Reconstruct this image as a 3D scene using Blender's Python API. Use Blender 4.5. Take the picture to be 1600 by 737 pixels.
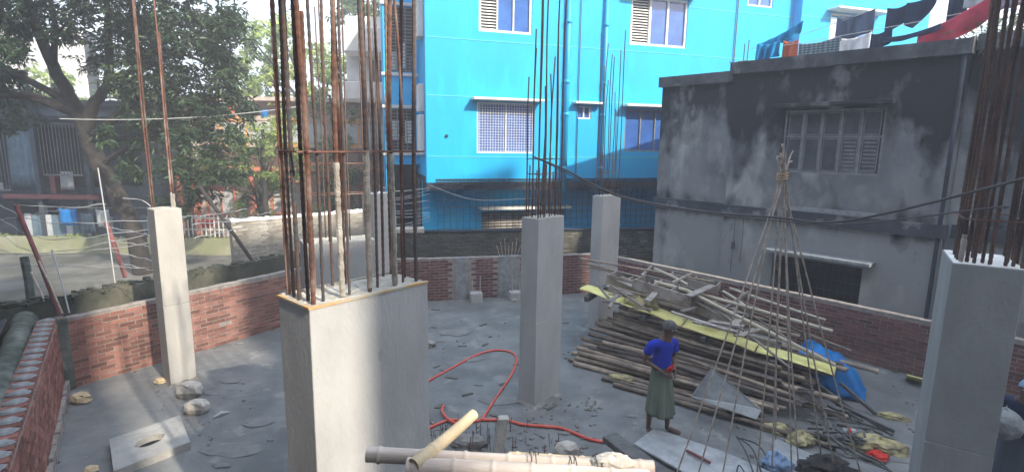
import bpy, math, random
import numpy as np
from mathutils import Vector, Matrix
random.seed(7); rng = np.random.default_rng(7)
S = bpy.context.scene
for o in list(bpy.data.objects): bpy.data.objects.remove(o)
COL = S.collection
R = math.radians

# ------------------------------------------------------------------ camera
CH = 4.2
PITCH, ROLL, FPX = R(9.66), R(0.8), 840.0
fw = Vector((0, math.cos(PITCH), -math.sin(PITCH)))
rt0 = Vector((1, 0, 0)); up0 = rt0.cross(fw)
rt = math.cos(ROLL)*rt0 + math.sin(ROLL)*up0
up = rt.cross(fw)
cd = bpy.data.cameras.new('camera'); cam = bpy.data.objects.new('camera', cd); COL.objects.link(cam)
m = Matrix(((rt.x, up.x, -fw.x, 0), (rt.y, up.y, -fw.y, 0), (rt.z, up.z, -fw.z, CH), (0, 0, 0, 1)))
cam.matrix_world = m
cd.sensor_width = 36; cd.lens = 36*FPX/1600; cd.clip_start = 0.05; cd.clip_end = 3000
S.camera = cam
S.render.resolution_x = 1024; S.render.resolution_y = 471

# ------------------------------------------------------------------ sky, sun, exposure
SUN_AZ = Vector((0.7071, -0.7071))       # horizontal direction towards the sun (behind the camera, to the right)
SUN_EL = R(35)
w = bpy.data.worlds.new('World'); S.world = w; w.use_nodes = True
nt = w.node_tree; nt.nodes.clear()
sky = nt.nodes.new('ShaderNodeTexSky'); sky.sky_type = 'NISHITA'; sky.sun_disc = False
sky.sun_elevation = SUN_EL; sky.sun_rotation = math.atan2(SUN_AZ.x, SUN_AZ.y)
sky.dust_density = 4.0; sky.air_density = 1.2; sky.altitude = 10
mixs = nt.nodes.new('ShaderNodeMixRGB'); mixs.inputs[0].default_value = 0.5
mixs.inputs[2].default_value = (8.0, 9.3, 11.2, 1)      # thin bright cloud veil over the sky
bg = nt.nodes.new('ShaderNodeBackground'); bg.inputs[1].default_value = 0.15
wo = nt.nodes.new('ShaderNodeOutputWorld')
nt.links.new(sky.outputs[0], mixs.inputs[1]); nt.links.new(mixs.outputs[0], bg.inputs[0]); nt.links.new(bg.outputs[0], wo.inputs[0])
sd = bpy.data.lights.new('sun', 'SUN'); sd.energy = 4.2; sd.angle = R(0.9); sd.color = (1.0, 0.90, 0.74)
sun = bpy.data.objects.new('sun', sd); COL.objects.link(sun)
sdir = Vector((SUN_AZ.x*math.cos(SUN_EL), SUN_AZ.y*math.cos(SUN_EL), math.sin(SUN_EL)))
sun.rotation_euler = sdir.to_track_quat('Z', 'Y').to_euler()
S.view_settings.view_transform = 'Standard'; S.view_settings.look = 'None'; S.view_settings.gamma = 1
S.view_settings.exposure = 1.2
S.render.engine = 'CYCLES'

# ------------------------------------------------------------------ materials
def mat(name, c1, c2=None, scale=4.0, rough=0.8, bump=0.0, bscale=30.0, rand=0.0, c3=None, scale3=0.7, lo=0.4, hi=0.6,
        lo3=0.45, hi3=0.65, stretch=(1, 1, 1), c4=None, scale4=2.0, lo4=.62, hi4=.66, k4=1.0, spec=0.3, metal=0.0, island=False, rvar=0.0, space='Object'):
    mt = bpy.data.materials.new(name); mt.use_nodes = True
    n = mt.node_tree.nodes; l = mt.node_tree.links
    b = n['Principled BSDF']; b.inputs['Roughness'].default_value = rough; b.inputs['Metallic'].default_value = metal
    b.inputs['Specular IOR Level'].default_value = spec
    tc = n.new('ShaderNodeTexCoord'); mp = n.new('ShaderNodeMapping'); mp.inputs['Scale'].default_value = stretch
    l.new(tc.outputs[space], mp.inputs[0])
    cur = None
    def noise(s, det=5):
        t = n.new('ShaderNodeTexNoise'); t.inputs['Scale'].default_value = s; t.inputs['Detail'].default_value = det
        t.inputs['Roughness'].default_value = 0.62
        l.new(mp.outputs[0], t.inputs['Vector']); return t
    def ramp(src, a, z):
        r = n.new('ShaderNodeMapRange'); r.inputs[1].default_value = a; r.inputs[2].default_value = z
        l.new(src, r.inputs[0]); return r.outputs[0]
    def mix(fac, a, bb):
        m_ = n.new('ShaderNodeMixRGB'); l.new(fac, m_.inputs[0])
        for i, v in ((1, a), (2, bb)):
            if isinstance(v, tuple): m_.inputs[i].default_value = (*v, 1)
            else: l.new(v, m_.inputs[i])
        return m_.outputs[0]
    cur = c1
    if c2: t = noise(scale); cur = mix(ramp(t.outputs[0], lo, hi), cur, c2)
    if c3: t3 = noise(scale3); cur = mix(ramp(t3.outputs[0], lo3, hi3), cur, c3)
    if c4:
        t4 = noise(scale4, 9); k_ = n.new('ShaderNodeMath'); k_.operation = 'MULTIPLY'; k_.inputs[1].default_value = k4; l.new(ramp(t4.outputs[0], lo4, hi4), k_.inputs[0]); cur = mix(k_.outputs[0], cur, c4)
    if rand > 0:
        oi = n.new('ShaderNodeObjectInfo'); src = oi.outputs['Random']
        if island:
            g = n.new('ShaderNodeNewGeometry'); ad = n.new('ShaderNodeMath'); ad.operation = 'ADD'
            l.new(src, ad.inputs[0]); l.new(g.outputs['Random Per Island'], ad.inputs[1])
            fr = n.new('ShaderNodeMath'); fr.operation = 'FRACT'; l.new(ad.outputs[0], fr.inputs[0]); src = fr.outputs[0]
        hs = n.new('ShaderNodeHueSaturation')
        r = n.new('ShaderNodeMapRange'); r.inputs[3].default_value = 1-rand; r.inputs[4].default_value = 1+rand
        l.new(src, r.inputs[0]); l.new(r.outputs[0], hs.inputs['Value'])
        if isinstance(cur, tuple): hs.inputs['Color'].default_value = (*cur, 1)
        else: l.new(cur, hs.inputs['Color'])
        cur = hs.outputs[0]
    if isinstance(cur, tuple): b.inputs['Base Color'].default_value = (*cur, 1)
    else: l.new(cur, b.inputs['Base Color'])
    if rvar:
        t = noise(1.3, 3); r = n.new('ShaderNodeMapRange'); r.inputs[1].default_value = .35; r.inputs[2].default_value = .65
        r.inputs[3].default_value = max(.05, rough-rvar); r.inputs[4].default_value = min(1, rough+rvar)
        l.new(t.outputs[0], r.inputs[0]); l.new(r.outputs[0], b.inputs['Roughness'])
    if bump:
        t = noise(bscale, 6); bp = n.new('ShaderNodeBump'); bp.inputs['Strength'].default_value = bump; bp.inputs['Distance'].default_value = 0.02
        l.new(t.outputs[0], bp.inputs['Height']); l.new(bp.outputs[0], b.inputs['Normal'])
    return mt

def leaf_mat(name, c, trans=0.35, rand=0.5, c2=None):
    mt = bpy.data.materials.new(name); mt.use_nodes = True
    n = mt.node_tree.nodes; l = mt.node_tree.links; n.clear()
    g = n.new('ShaderNodeNewGeometry'); rmp = n.new('ShaderNodeMapRange'); rmp.inputs[3].default_value = 1-rand; rmp.inputs[4].default_value = 1+rand
    l.new(g.outputs['Random Per Island'], rmp.inputs[0])
    tcn = n.new('ShaderNodeTexCoord'); tn = n.new('ShaderNodeTexNoise'); tn.inputs['Scale'].default_value = 0.9; l.new(tcn.outputs['Object'], tn.inputs['Vector'])
    mx = n.new('ShaderNodeMixRGB'); mx.inputs[1].default_value = (*c, 1); mx.inputs[2].default_value = (*(c2 or c), 1)
    mr = n.new('ShaderNodeMapRange'); mr.inputs[1].default_value = .4; mr.inputs[2].default_value = .6; l.new(tn.outputs[0], mr.inputs[0]); l.new(mr.outputs[0], mx.inputs[0])
    hs = n.new('ShaderNodeHueSaturation'); l.new(rmp.outputs[0], hs.inputs['Value']); l.new(mx.outputs[0], hs.inputs['Color'])
    d = n.new('ShaderNodeBsdfPrincipled'); d.inputs['Roughness'].default_value = 0.45; d.inputs['Specular IOR Level'].default_value = .4
    t = n.new('ShaderNodeBsdfTranslucent'); ms = n.new('ShaderNodeMixShader'); ms.inputs[0].default_value = trans
    o = n.new('ShaderNodeOutputMaterial')
    l.new(hs.outputs[0], d.inputs['Base Color']); l.new(hs.outputs[0], t.inputs[0]); l.new(d.outputs[0], ms.inputs[1]); l.new(t.outputs[0], ms.inputs[2]); l.new(ms.outputs[0], o.inputs[0])
    return mt

M = {}
M['floor'] = mat('cement_floor', (.205, .208, .205), (.15, .155, .158), 1.3, .72, .6, 9, c3=(.12, .125, .128), scale3=.5, lo3=.5, hi3=.68, rvar=.2, spec=.35, c4=(.30, .295, .28), scale4=1.7, lo4=.60, hi4=.64, k4=.55)
M['dirt'] = mat('dirt', (.16, .145, .12), (.09, .09, .07), 1.5, .95, .5, 8)
M['road'] = mat('road_concrete', (.20, .195, .175), (.13, .13, .115), 1.2, .9, .3, 10, c3=(.08, .083, .075), scale3=.35, stretch=(1, 1, 1))
M['conc'] = mat('column_concrete', (.43, .427, .425), (.36, .357, .355), 2.4, .85, .35, 35, c3=(.46, .45, .43), scale3=3.2, lo3=.55, hi3=.7, lo=.42, hi=.68, stretch=(1, 1, .45), c4=(.24, .235, .225), scale4=5, lo4=.66, hi4=.70, k4=.5)
M['concdark'] = mat('shade_column_concrete', (.31, .315, .315), (.26, .265, .265), 2.4, .85, .35, 35, c3=(.27, .275, .27), scale3=3.2, lo3=.55, hi3=.7, stretch=(1, 1, .45))  # darker copy of the column concrete; its tone stands in for deep shade
M['concwarm'] = mat('column_concrete_pale', (.46, .44, .41), (.36, .35, .33), 2.4, .85, .35, 35, c3=(.42, .41, .39), scale3=3.0, lo=.42, hi=.68, stretch=(1, 1, .45))
M['conctop'] = mat('rough_concrete_top', (.50, .48, .43), (.36, .34, .29), 9, .95, .8, 30)
M['covercon'] = mat('cast_cover', (.40, .39, .37), (.33, .32, .30), 5, .9, .6, 25)
M['splash'] = mat('dried_cement_splash', (.225, .225, .22), (.18, .183, .183), 5, .9, .6, 25)
M['rim'] = mat('orange_rim_stain', (.55, .30, .10), (.42, .38, .30), 7, .9, .3, 30)
M['mortar'] = mat('mortar', (.34, .30, .275), (.24, .215, .20), 8, .95, .6, 30)
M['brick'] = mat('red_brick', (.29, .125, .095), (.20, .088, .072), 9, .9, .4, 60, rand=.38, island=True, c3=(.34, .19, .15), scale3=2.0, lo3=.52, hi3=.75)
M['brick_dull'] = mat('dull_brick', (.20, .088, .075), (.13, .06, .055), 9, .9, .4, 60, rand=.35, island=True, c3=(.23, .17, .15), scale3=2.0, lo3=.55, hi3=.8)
M['brick_old'] = mat('old_grey_brick', (.14, .13, .115), (.06, .06, .055), 3, .95, .6, 30, rand=.4, island=True, c3=(.26, .24, .2), scale3=1.4, lo3=.55, hi3=.7)
M['brick_pale'] = mat('weathered_render_brick', (.36, .33, .28), (.22, .20, .17), 3, .95, .6, 30, rand=.25, island=True, c3=(.46, .44, .40), scale3=1.4)
M['moss'] = mat('mossy_masonry', (.085, .085, .065), (.05, .055, .04), 2.5, .95, .8, 14, c3=(.17, .16, .12), scale3=1.1, lo3=.5, hi3=.7)
M['moss_top'] = mat('mossy_coping', (.11, .12, .105), (.05, .062, .05), 5, .95, .7, 16, c3=(.22, .23, .21), scale3=3, lo3=.5, hi3=.7)
M['patch'] = mat('mortar_pad', (.29, .305, .315), (.20, .21, .22), 8, .9, .5, 30)
M['rebar'] = mat('rusty_rebar', (.19, .085, .058), (.11, .062, .05), 14, .8, .4, 90, rand=.3, c3=(.33, .24, .20), scale3=2.4, lo3=.5, hi3=.68)
M['rebar_cem'] = mat('cement_coated_rebar', (.42, .39, .34), (.22, .18, .15), 12, .9, .9, 70, c3=(.5, .48, .44), scale3=3)
M['rebar_brown'] = mat('dark_brown_rebar', (.085, .05, .042), (.055, .038, .036), 10, .85, .4, 90, rand=.3, c3=(.13, .075, .055), scale3=2)
M['rebar_dark'] = mat('dark_steel_bar', (.07, .075, .085), (.12, .075, .06), 9, .6, .3, 90, rand=.25)
M['rebar_pale'] = mat('dusty_rebar', (.50, .44, .38), (.34, .26, .21), 10, .8, .4, 90, rand=.15)
M['rebar_thin'] = mat('weathered_thin_bar', (.115, .085, .075), (.16, .10, .08), 9, .8, .3, 90, rand=.25)
M['cyan'] = mat('cyan_painted_plaster', (.006, .36, .70), (.006, .325, .64), .8, .6, .10, 20, c3=(.012, .43, .70), scale3=1.6, lo3=.5, hi3=.7, stretch=(1, 1, .3), c4=(.02, .25, .42), scale4=3.2, lo4=.60, hi4=.78, k4=.5)
M['cyan2'] = mat('deeper_cyan_plaster', (.008, .40, .78), (.008, .36, .72), .8, .65, .06, 20)
M['groove'] = mat('pale_green_band', (.10, .52, .45), rough=.7)
M['pipe'] = mat('cyan_painted_pipe', (.01, .33, .58), rough=.4, spec=.5)
M['white'] = mat('white_paint', (.80, .79, .76), (.68, .66, .63), 5, .6)
M['whitewall'] = mat('white_building_render', (.70, .68, .66), (.55, .53, .50), 1.2, .85)
M['glass'] = mat('blue_tinted_glass', (.035, .10, .33), (.05, .15, .45), 1.4, .12, spec=.8)
M['glass_dark'] = mat('dusty_dark_glass', (.022, .028, .04), (.06, .068, .08), 2.4, .3, spec=.5)
M['steel'] = mat('grey_window_steel', (.15, .155, .165), (.22, .22, .225), 6, .6)
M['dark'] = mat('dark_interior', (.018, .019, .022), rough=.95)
M['shadowy'] = mat('shadow_toned_masonry', (.035, .045, .065), (.02, .025, .035), 2, .95, .3, 12)  # shade under soffits, eaves and in recesses put into a dark colour
M['iron'] = mat('dark_iron_grille', (.03, .04, .055), rough=.7)
M['bamboo'] = mat('bamboo_weathered', (.34, .27, .205), (.21, .165, .13), 5, .7, .3, 40, rand=.42, c3=(.10, .085, .075), scale3=1.6, lo3=.5, hi3=.7)
M['bamboo_dark'] = mat('bamboo_old_dark', (.16, .13, .11), (.10, .082, .07), 5, .75, .3, 40, rand=.4)
M['bamboo_new'] = mat('bamboo_pale', (.50, .45, .36), (.40, .35, .27), 6, .55, .2, 40, c3=(.36, .33, .27), scale3=1.8, stretch=(.5, 4, 4))
M['bamboo_tan'] = mat('bamboo_yellow', (.58, .47, .30), (.46, .36, .23), 6, .5, .2, 40)
M['bamboo_pinkish'] = mat('bamboo_bleached', (.58, .50, .44), (.47, .39, .33), 6, .6, .25, 40, c3=(.40, .34, .29), scale3=2.5, stretch=(.4, 4, 4))
M['timber'] = mat('cement_stained_plank', (.29, .245, .21), (.17, .14, .12), 7, .85, .4, 30, rand=.35, c3=(.33, .31, .29), scale3=2.3)
M['timber_dark'] = mat('wet_dark_timber', (.085, .082, .085), (.14, .135, .13), 6, .6, .4, 30)
M['yellow'] = mat('yellow_plastic_sheet', (.78, .74, .30), (.66, .60, .22), 3, .5, .2, 12, c3=(.40, .34, .12), scale3=1.3, lo3=.56, hi3=.7)
M['sack'] = mat('dirty_yellow_sack', (.50, .44, .22), (.27, .235, .15), 7, .85, .6, 20)
M['tarp'] = mat('blue_tarpaulin', (.012, .20, .55), (.01, .15, .44), 4, .5, .4, 9)
M['red_hose'] = mat('red_orange_hose', (.72, .12, .075), (.62, .09, .06), 6, .4, spec=.5)
M['plasterboard'] = mat('cement_splashed_board', (.33, .35, .36), (.44, .45, .45), 4, .85, .5, 20, c3=(.24, .25, .26), scale3=1.6)
M['rubble'] = mat('rubble', (.30, .28, .26), (.18, .165, .155), 8, .95, .7, 25, rand=.25)
M['rock_pale'] = mat('pale_plaster_lump', (.52, .48, .42), (.38, .35, .31), 8, .95, .7, 20)
M['rock_cream'] = mat('cream_stone', (.62, .48, .30), (.48, .38, .25), 8, .9, .6, 20)
M['bark'] = mat('tree_bark', (.055, .048, .044), (.028, .026, .025), 6, .95, .8, 18)
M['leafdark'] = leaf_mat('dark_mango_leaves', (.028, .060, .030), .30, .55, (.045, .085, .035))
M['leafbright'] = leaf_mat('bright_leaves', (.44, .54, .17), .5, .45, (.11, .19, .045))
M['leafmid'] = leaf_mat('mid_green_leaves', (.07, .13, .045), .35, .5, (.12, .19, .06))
M['grass'] = mat('sunlit_weeds', (.20, .24, .08), (.12, .15, .05), 5, .95)
M['lowwall'] = mat('limewashed_wall', (.36, .35, .26), (.25, .25, .17), 2.0, .95, .4, 12, c3=(.25, .27, .15), scale3=.9)
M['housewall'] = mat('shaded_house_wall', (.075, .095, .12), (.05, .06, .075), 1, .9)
M['blockwall'] = mat('bare_grey_render', (.33, .31, .29), (.26, .245, .23), 1, .9)
M['curtain'] = mat('blue_grey_curtain', (.14, .20, .25), (.10, .15, .19), 3, .9)
M['salmon'] = mat('salmon_painted_trim', (.62, .22, .14), (.50, .17, .11), 3, .7)
M['orange'] = mat('orange_painted_trim', (.72, .33, .14), rough=.7)
M['creamwall'] = mat('cream_house_wall', (.55, .47, .42), (.42, .34, .30), 1.5, .9)
M['red'] = mat('red_plastic', (.62, .03, .02), rough=.5)
M['wire'] = mat('pale_old_wire', (.45, .46, .47), rough=.6)
M['wire_dark'] = mat('dark_cable', (.08, .075, .08), rough=.6)
M['redpost'] = mat('faded_red_post', (.26, .09, .09), (.18, .08, .075), 6, .85)
M['skin'] = mat('brown_skin', (.13, .072, .05), (.11, .06, .042), 8, .5, spec=.4)
M['hair'] = mat('short_grey_hair', (.15, .145, .14), (.07, .066, .063), 40, .9, .5, 90)
M['shirt'] = mat('royal_blue_cotton', (.010, .030, .42), (.008, .022, .33), 6, .85, .2, 14)
M['lungi'] = mat('olive_green_lungi', (.17, .20, .15), (.12, .145, .11), 5, .9, .2, 14, stretch=(1, 1, .2))
M['navy'] = mat('navy_cloth', (.014, .022, .05), (.02, .03, .07), 5, .9)
M['capblue'] = mat('pale_blue_cap', (.22, .32, .48), rough=.9)
M['palecloth'] = mat('pale_sack_cloth', (.50, .52, .53), (.40, .42, .44), 4, .9, .2, 9)
M['gcloth'] = mat('grey_trousers', (.07, .085, .11), rough=.9)
M['metalbox'] = mat('corrugated_iron', (.06, .062, .065), (.035, .035, .037), 5, .6, .2, 10)

def stain_mat():
    """grey cement render with black algae that runs down from the parapet in streaks"""
    mt = bpy.data.materials.new('algae_stained_render'); mt.use_nodes = True
    n = mt.node_tree.nodes; l = mt.node_tree.links; b = n['Principled BSDF']; b.inputs['Roughness'].default_value = .92
    b.inputs['Specular IOR Level'].default_value = .15
    tc = n.new('ShaderNodeTexCoord'); sp = n.new('ShaderNodeSeparateXYZ'); l.new(tc.outputs['Object'], sp.inputs[0])
    def noise(s, st, det=6):
        mp = n.new('ShaderNodeMapping'); mp.inputs['Scale'].default_value = st; l.new(tc.outputs['Object'], mp.inputs[0])
        t = n.new('ShaderNodeTexNoise'); t.inputs['Scale'].default_value = s; t.inputs['Detail'].default_value = det; l.new(mp.outputs[0], t.inputs[0]); return t.outputs[0]
    def math_(op, a, c):
        k = n.new('ShaderNodeMath'); k.operation = op
        for i, v in ((0, a), (1, c)):
            if isinstance(v, (int, float)): k.inputs[i].default_value = v
            else: l.new(v, k.inputs[i])
        return k.outputs[0]
    def mr(v, a, c, d=0., e=1.):
        k = n.new('ShaderNodeMapRange'); l.new(v, k.inputs[0]); k.inputs[1].default_value = a; k.inputs[2].default_value = c; k.inputs[3].default_value = d; k.inputs[4].default_value = e; return k.outputs[0]
    def mx(f, a, c):
        k = n.new('ShaderNodeMixRGB'); l.new(f, k.inputs[0])
        for i, v in ((1, a), (2, c)):
            if isinstance(v, tuple): k.inputs[i].default_value = (*v, 1)
            else: l.new(v, k.inputs[i])
        return k.outputs[0]
    streak = noise(1.5, (1, 1, .38)); fine = noise(4.0, (1, 1, .7)); big = noise(.9, (1, 1, 1))
    upper = mr(sp.outputs['Z'], 3.6, 5.9)                       # the storey under the parapet
    ledge = mr(sp.outputs['Z'], 2.2, 2.75)
    above = mr(sp.outputs['Z'], 2.9, 3.1, 1, 0)
    v = math_('ADD', math_('MULTIPLY', streak, 1.1), math_('MULTIPLY', fine, .5))
    v = math_('ADD', v, math_('MULTIPLY', upper, .55))
    v = math_('ADD', v, math_('MULTIPLY', math_('MULTIPLY', ledge, above), .10))
    f = mr(v, .92, 1.14)
    base = mx(mr(big, .4, .6), (.21, .213, .22), (.14, .143, .152)); base = mx(mr(sp.outputs['Z'], 2.9, 2.6), base, (.25, .255, .26))
    base = mx(mr(fine, .5, .75), base, (.27, .27, .265))
    pale = mr(noise(1.1, (1, 1, .45), 8), .56, .66); base = mx(math_('MULTIPLY', pale, .8), base, (.40, .40, .39)); col = mx(f, base, (.022, .024, .028)); col = mx(math_('MULTIPLY', math_('MULTIPLY', pale, mr(fine, .45, .6)), .6), col, (.25, .25, .25))
    l.new(col, b.inputs['Base Color'])
    bp = n.new('ShaderNodeBump'); bp.inputs['Strength'].default_value = .35; bp.inputs['Distance'].default_value = .02
    l.new(noise(18, (1, 1, 1)), bp.inputs['Height']); l.new(bp.outputs[0], b.inputs['Normal'])
    return mt
M['stained'] = stain_mat()
M['parapet'] = mat('algae_parapet', (.10, .103, .108), (.04, .042, .047), 2.2, .95, .4, 16, c3=(.20, .20, .195), scale3=1.7, lo3=.54, hi3=.68, stretch=(1, 1, .6))
M['band'] = mat('stained_band', (.06, .065, .08), (.035, .04, .05), 2.5, .95, .4, 16, c3=(.20, .205, .21), scale3=2.2, lo3=.56, hi3=.66)

# ------------------------------------------------------------------ mesh helpers
class MB:
    def __init__(self): self.v = []; self.f = []
    def add(self, vs, fs):
        k = len(self.v); self.v += [tuple(p) for p in vs]; self.f += [tuple(i+k for i in f) for f in fs]; return self
    def hexa(self, p):   # 4 bottom then 4 top
        return self.add(p, [(0, 3, 2, 1), (4, 5, 6, 7), (0, 1, 5, 4), (1, 2, 6, 5), (2, 3, 7, 6), (3, 0, 4, 7)])
    def box(self, x0, x1, y0, y1, z0, z1):
        return self.hexa([(x0, y0, z0), (x1, y0, z0), (x1, y1, z0), (x0, y1, z0), (x0, y0, z1), (x1, y0, z1), (x1, y1, z1), (x0, y1, z1)])
    def obox(self, c, ax, ay, az):   # centre and half vectors
        c = Vector(c); ax, ay, az = Vector(ax), Vector(ay), Vector(az)
        return self.hexa([c-ax-ay-az, c+ax-ay-az, c+ax+ay-az, c-ax+ay-az, c-ax-ay+az, c+ax-ay+az, c+ax+ay+az, c-ax+ay+az])
    def beam(self, a, b, wd, ht):    # rectangular bar from a to b
        a, b = Vector(a), Vector(b); d = (b-a); L = d.length; d.normalize()
        s = d.cross(Vector((0, 0, 1))); s = s.normalized() if s.length > 1e-4 else Vector((1, 0, 0)); u = s.cross(d)
        return self.obox((a+b)/2, d*L/2, s*wd/2, u*ht/2)
    def tube(self, pts, r, seg=8, cap=True, ell=1.0):
        pts = [Vector(p) for p in pts]; n = len(pts)
        if not hasattr(r, '__len__'): r = [r]*n
        k = len(self.v); side = None
        for i, p in enumerate(pts):
            d = (pts[min(i+1, n-1)]-pts[max(i-1, 0)]).normalized()
            if side is None:
                side = d.cross(Vector((0, 0, 1)));
                if side.length < .05: side = d.cross(Vector((1, 0, 0)))
            side = (side-d*side.dot(d)).normalized(); u = side.cross(d)
            for j in range(seg):
                a = 2*math.pi*j/seg
                self.v.append(tuple(p+side*(math.cos(a)*r[i])+u*(math.sin(a)*r[i]*ell)))
        for i in range(n-1):
            for j in range(seg):
                a = k+i*seg+j; b = k+i*seg+(j+1) % seg
                self.f.append((a, b, b+seg, a+seg))
        if cap:
            self.f.append(tuple(k+j for j in reversed(range(seg)))); self.f.append(tuple(k+(n-1)*seg+j for j in range(seg)))
        return self
    def build(self, name, mt, parent=None, smooth=False, origin=None):
        me = bpy.data.meshes.new(name)
        off = Vector(parent['_o']) if parent is not None and '_o' in parent else Vector((0, 0, 0))
        if origin is not None: off = Vector(origin)
        me.from_pydata([(a-off.x, b-off.y, c-off.z) for a, b, c in self.v], [], self.f)
        if isinstance(mt, (list, tuple)):
            for q in mt: me.materials.append(q)
        else: me.materials.append(mt)
        if smooth: me.polygons.foreach_set('use_smooth', [True]*len(me.polygons))
        me.update()
        o = bpy.data.objects.new(name, me); COL.objects.link(o)
        if parent is not None: o.parent = parent
        elif origin is not None: o.location = off
        return o

def tag(o, label=None, cat=None, group=None, kind=None):
    if label: o['label'] = label
    if cat: o['category'] = cat
    if group: o['group'] = group
    if kind: o['kind'] = kind
    return o
ROOTS = []
def thing(name, loc, label, cat, group=None):
    o = bpy.data.objects.new(name, None); COL.objects.link(o); o.location = loc; o.empty_display_size = .2
    o['_o'] = tuple(loc); ROOTS.append(o)
    return tag(o, label, cat, group)
def copy_obj(o, parent=None):
    c = o.copy(); COL.objects.link(c); c.parent = parent; return c
def copy_tree(o, loc=None, rz=None, label=None):
    r = copy_obj(o)
    if '_o' in r: ROOTS.append(r)
    for ch in list(o.children):
        c = copy_obj(ch, r)
        for g in ch.children: copy_obj(g, c)
    if loc is not None: r.location = loc
    if rz is not None: r.rotation_euler = (0, 0, rz)
    if label: r['label'] = label
    return r

class Fr:   # a vertical wall plane: t along it, n outwards, z up
    def __init__(s, o, deg, flip=False, k=1.0, z0=0.0):      # k: size of one drawn metre in real metres, z0: height of its datum
        s.k = k; s.z0 = z0; s.o = Vector((o[0], o[1], 0)); a = R(deg); s.e = Vector((math.cos(a), math.sin(a), 0)); s.n = Vector((math.sin(a), -math.cos(a), 0))
        if flip: s.n = -s.n
    def p(s, t, n, z): return s.o+s.e*(t*s.k)+s.n*(n*s.k)+Vector((0, 0, z*s.k+s.z0))
    def box(s, mb, t0, t1, n0, n1, z0, z1):
        return mb.hexa([s.p(t0, n0, z0), s.p(t1, n0, z0), s.p(t1, n1, z0), s.p(t0, n1, z0), s.p(t0, n0, z1), s.p(t1, n0, z1), s.p(t1, n1, z1), s.p(t0, n1, z1)])
    def wall(s, mb, t0, t1, z0, z1, holes, th, n1=0.0):
        ts = sorted({t0, t1, *[h[0] for h in holes], *[h[1] for h in holes]}); zs = sorted({z0, z1, *[h[2] for h in holes], *[h[3] for h in holes]})
        ts = [t for t in ts if t0 <= t <= t1]; zs = [z for z in zs if z0 <= z <= z1]
        for i in range(len(ts)-1):
            run = None
            for j in range(len(zs)-1):
                tc, zc = (ts[i]+ts[i+1])/2, (zs[j]+zs[j+1])/2
                hole = any(h[0] < tc < h[1] and h[2] < zc < h[3] for h in holes)
                if not hole:
                    run = [zs[j], zs[j+1]] if run is None else [run[0], zs[j+1]]
                if (hole or j == len(zs)-2) and run:
                    s.box(mb, ts[i], ts[i+1], n1-th, n1, run[0], run[1]); run = None
        return mb

def spline(pts, n=8):
    P = [Vector(p) for p in pts]; P = [P[0]*2-P[1]]+P+[P[-1]*2-P[-2]]; out = []
    for i in range(1, len(P)-2):
        for k in range(n):
            t = k/n; a, b, c, d = P[i-1], P[i], P[i+1], P[i+2]
            out.append(.5*((2*b)+(c-a)*t+(2*a-5*b+4*c-d)*t*t+(3*b-a-3*c+d)*t**3))
    out.append(P[-2]); return out
def sag(a, b, s, n=14):
    a, b = Vector(a), Vector(b)
    return [a.lerp(b, i/n)-Vector((0, 0, s*4*(i/n)*(1-i/n))) for i in range(n+1)]
def bevel(o, wdt=.006, seg=1):
    md = o.modifiers.new('bevel', 'BEVEL'); md.width = wdt; md.segments = seg; md.limit_method = 'ANGLE'; return o


# ================================================================== GROUND
C0 = Vector((-7.5, 8.5)); C1 = Vector((-4.0, 13.6)); C2 = Vector((2.72, 15.2)); C3 = Vector((11.6, 4.95)); CN = Vector((-2.2, 1.25))
g = MB(); g.add([(-110, -90, -.3), (110, -90, -.3), (110, 120, -.3), (-110, 120, -.3)], [(0, 1, 2, 3)])
tag(g.build('ground', M['dirt']), kind='structure')
# cement floor of the site: one gently uneven sheet
nx, ny = 150, 120; X0, X1, Y0, Y1 = -8.4, 12.5, -1.5, 16.2
vs = []; fs = []
from mathutils import noise as mn
def inside(x, y):
    P = [CN, C0, C1, C2, C3, Vector((8, -1.5)), Vector((-1, -1.5))]; s = False
    for i in range(len(P)):
        a, b = P[i], P[(i+1) % len(P)]
        if (a.y > y) != (b.y > y) and x < (b.x-a.x)*(y-a.y)/(b.y-a.y)+a.x: s = not s
    return s
for j in range(ny+1):
    for i in range(nx+1):
        x = X0+(X1-X0)*i/nx; y = Y0+(Y1-Y0)*j/ny
        z = .014*mn.noise((x*1.2, y*1.2, 0))+.012*mn.noise((x*4, y*4, 3))+.010*abs(mn.noise((x*2.2+y, y*6, 9)))
        vs.append((x, y, z))
for j in range(ny):
    for i in range(nx):
        cx, cy = X0+(X1-X0)*(i+.5)/nx, Y0+(Y1-Y0)*(j+.5)/ny
        if inside(cx, cy): k = j*(nx+1)+i; fs.append((k, k+1, k+nx+2, k+nx+1))
f = MB().add(vs, fs); tag(f.build('floor', M['floor'], smooth=True), kind='structure')
# slab of the upper floor the photograph is taken from (poles lie over its edge)
g = MB(); g.box(-2.0, 5.2, -5.0, 1.35, 2.78, 2.93); tag(g.build('floor_slab', M['conc']), kind='structure')
# yard and road outside the left wall
g = MB(); g.add([(-60, -2, -.004), (-9.2, -2, -.004), (-8.7, 8.6, -.004), (-4.4, 14.9, -.004), (-4.4, 17.6, -.004), (-60, 17.6, -.004)], [(0, 1, 2, 3, 4, 5)])
g2 = MB(); g2.add([(-60, 12.2, 0.0), (-9.4, 14.4, 0.0), (-6.6, 16.6, 0.0), (-4.2, 19.5, 0.0), (-60, 19.5, 0.0)], [(0, 1, 2, 3, 4)])
tag(g.build('yard', M['dirt']), kind='structure'); tag(g2.build('road', M['road']), kind='structure')

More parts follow.
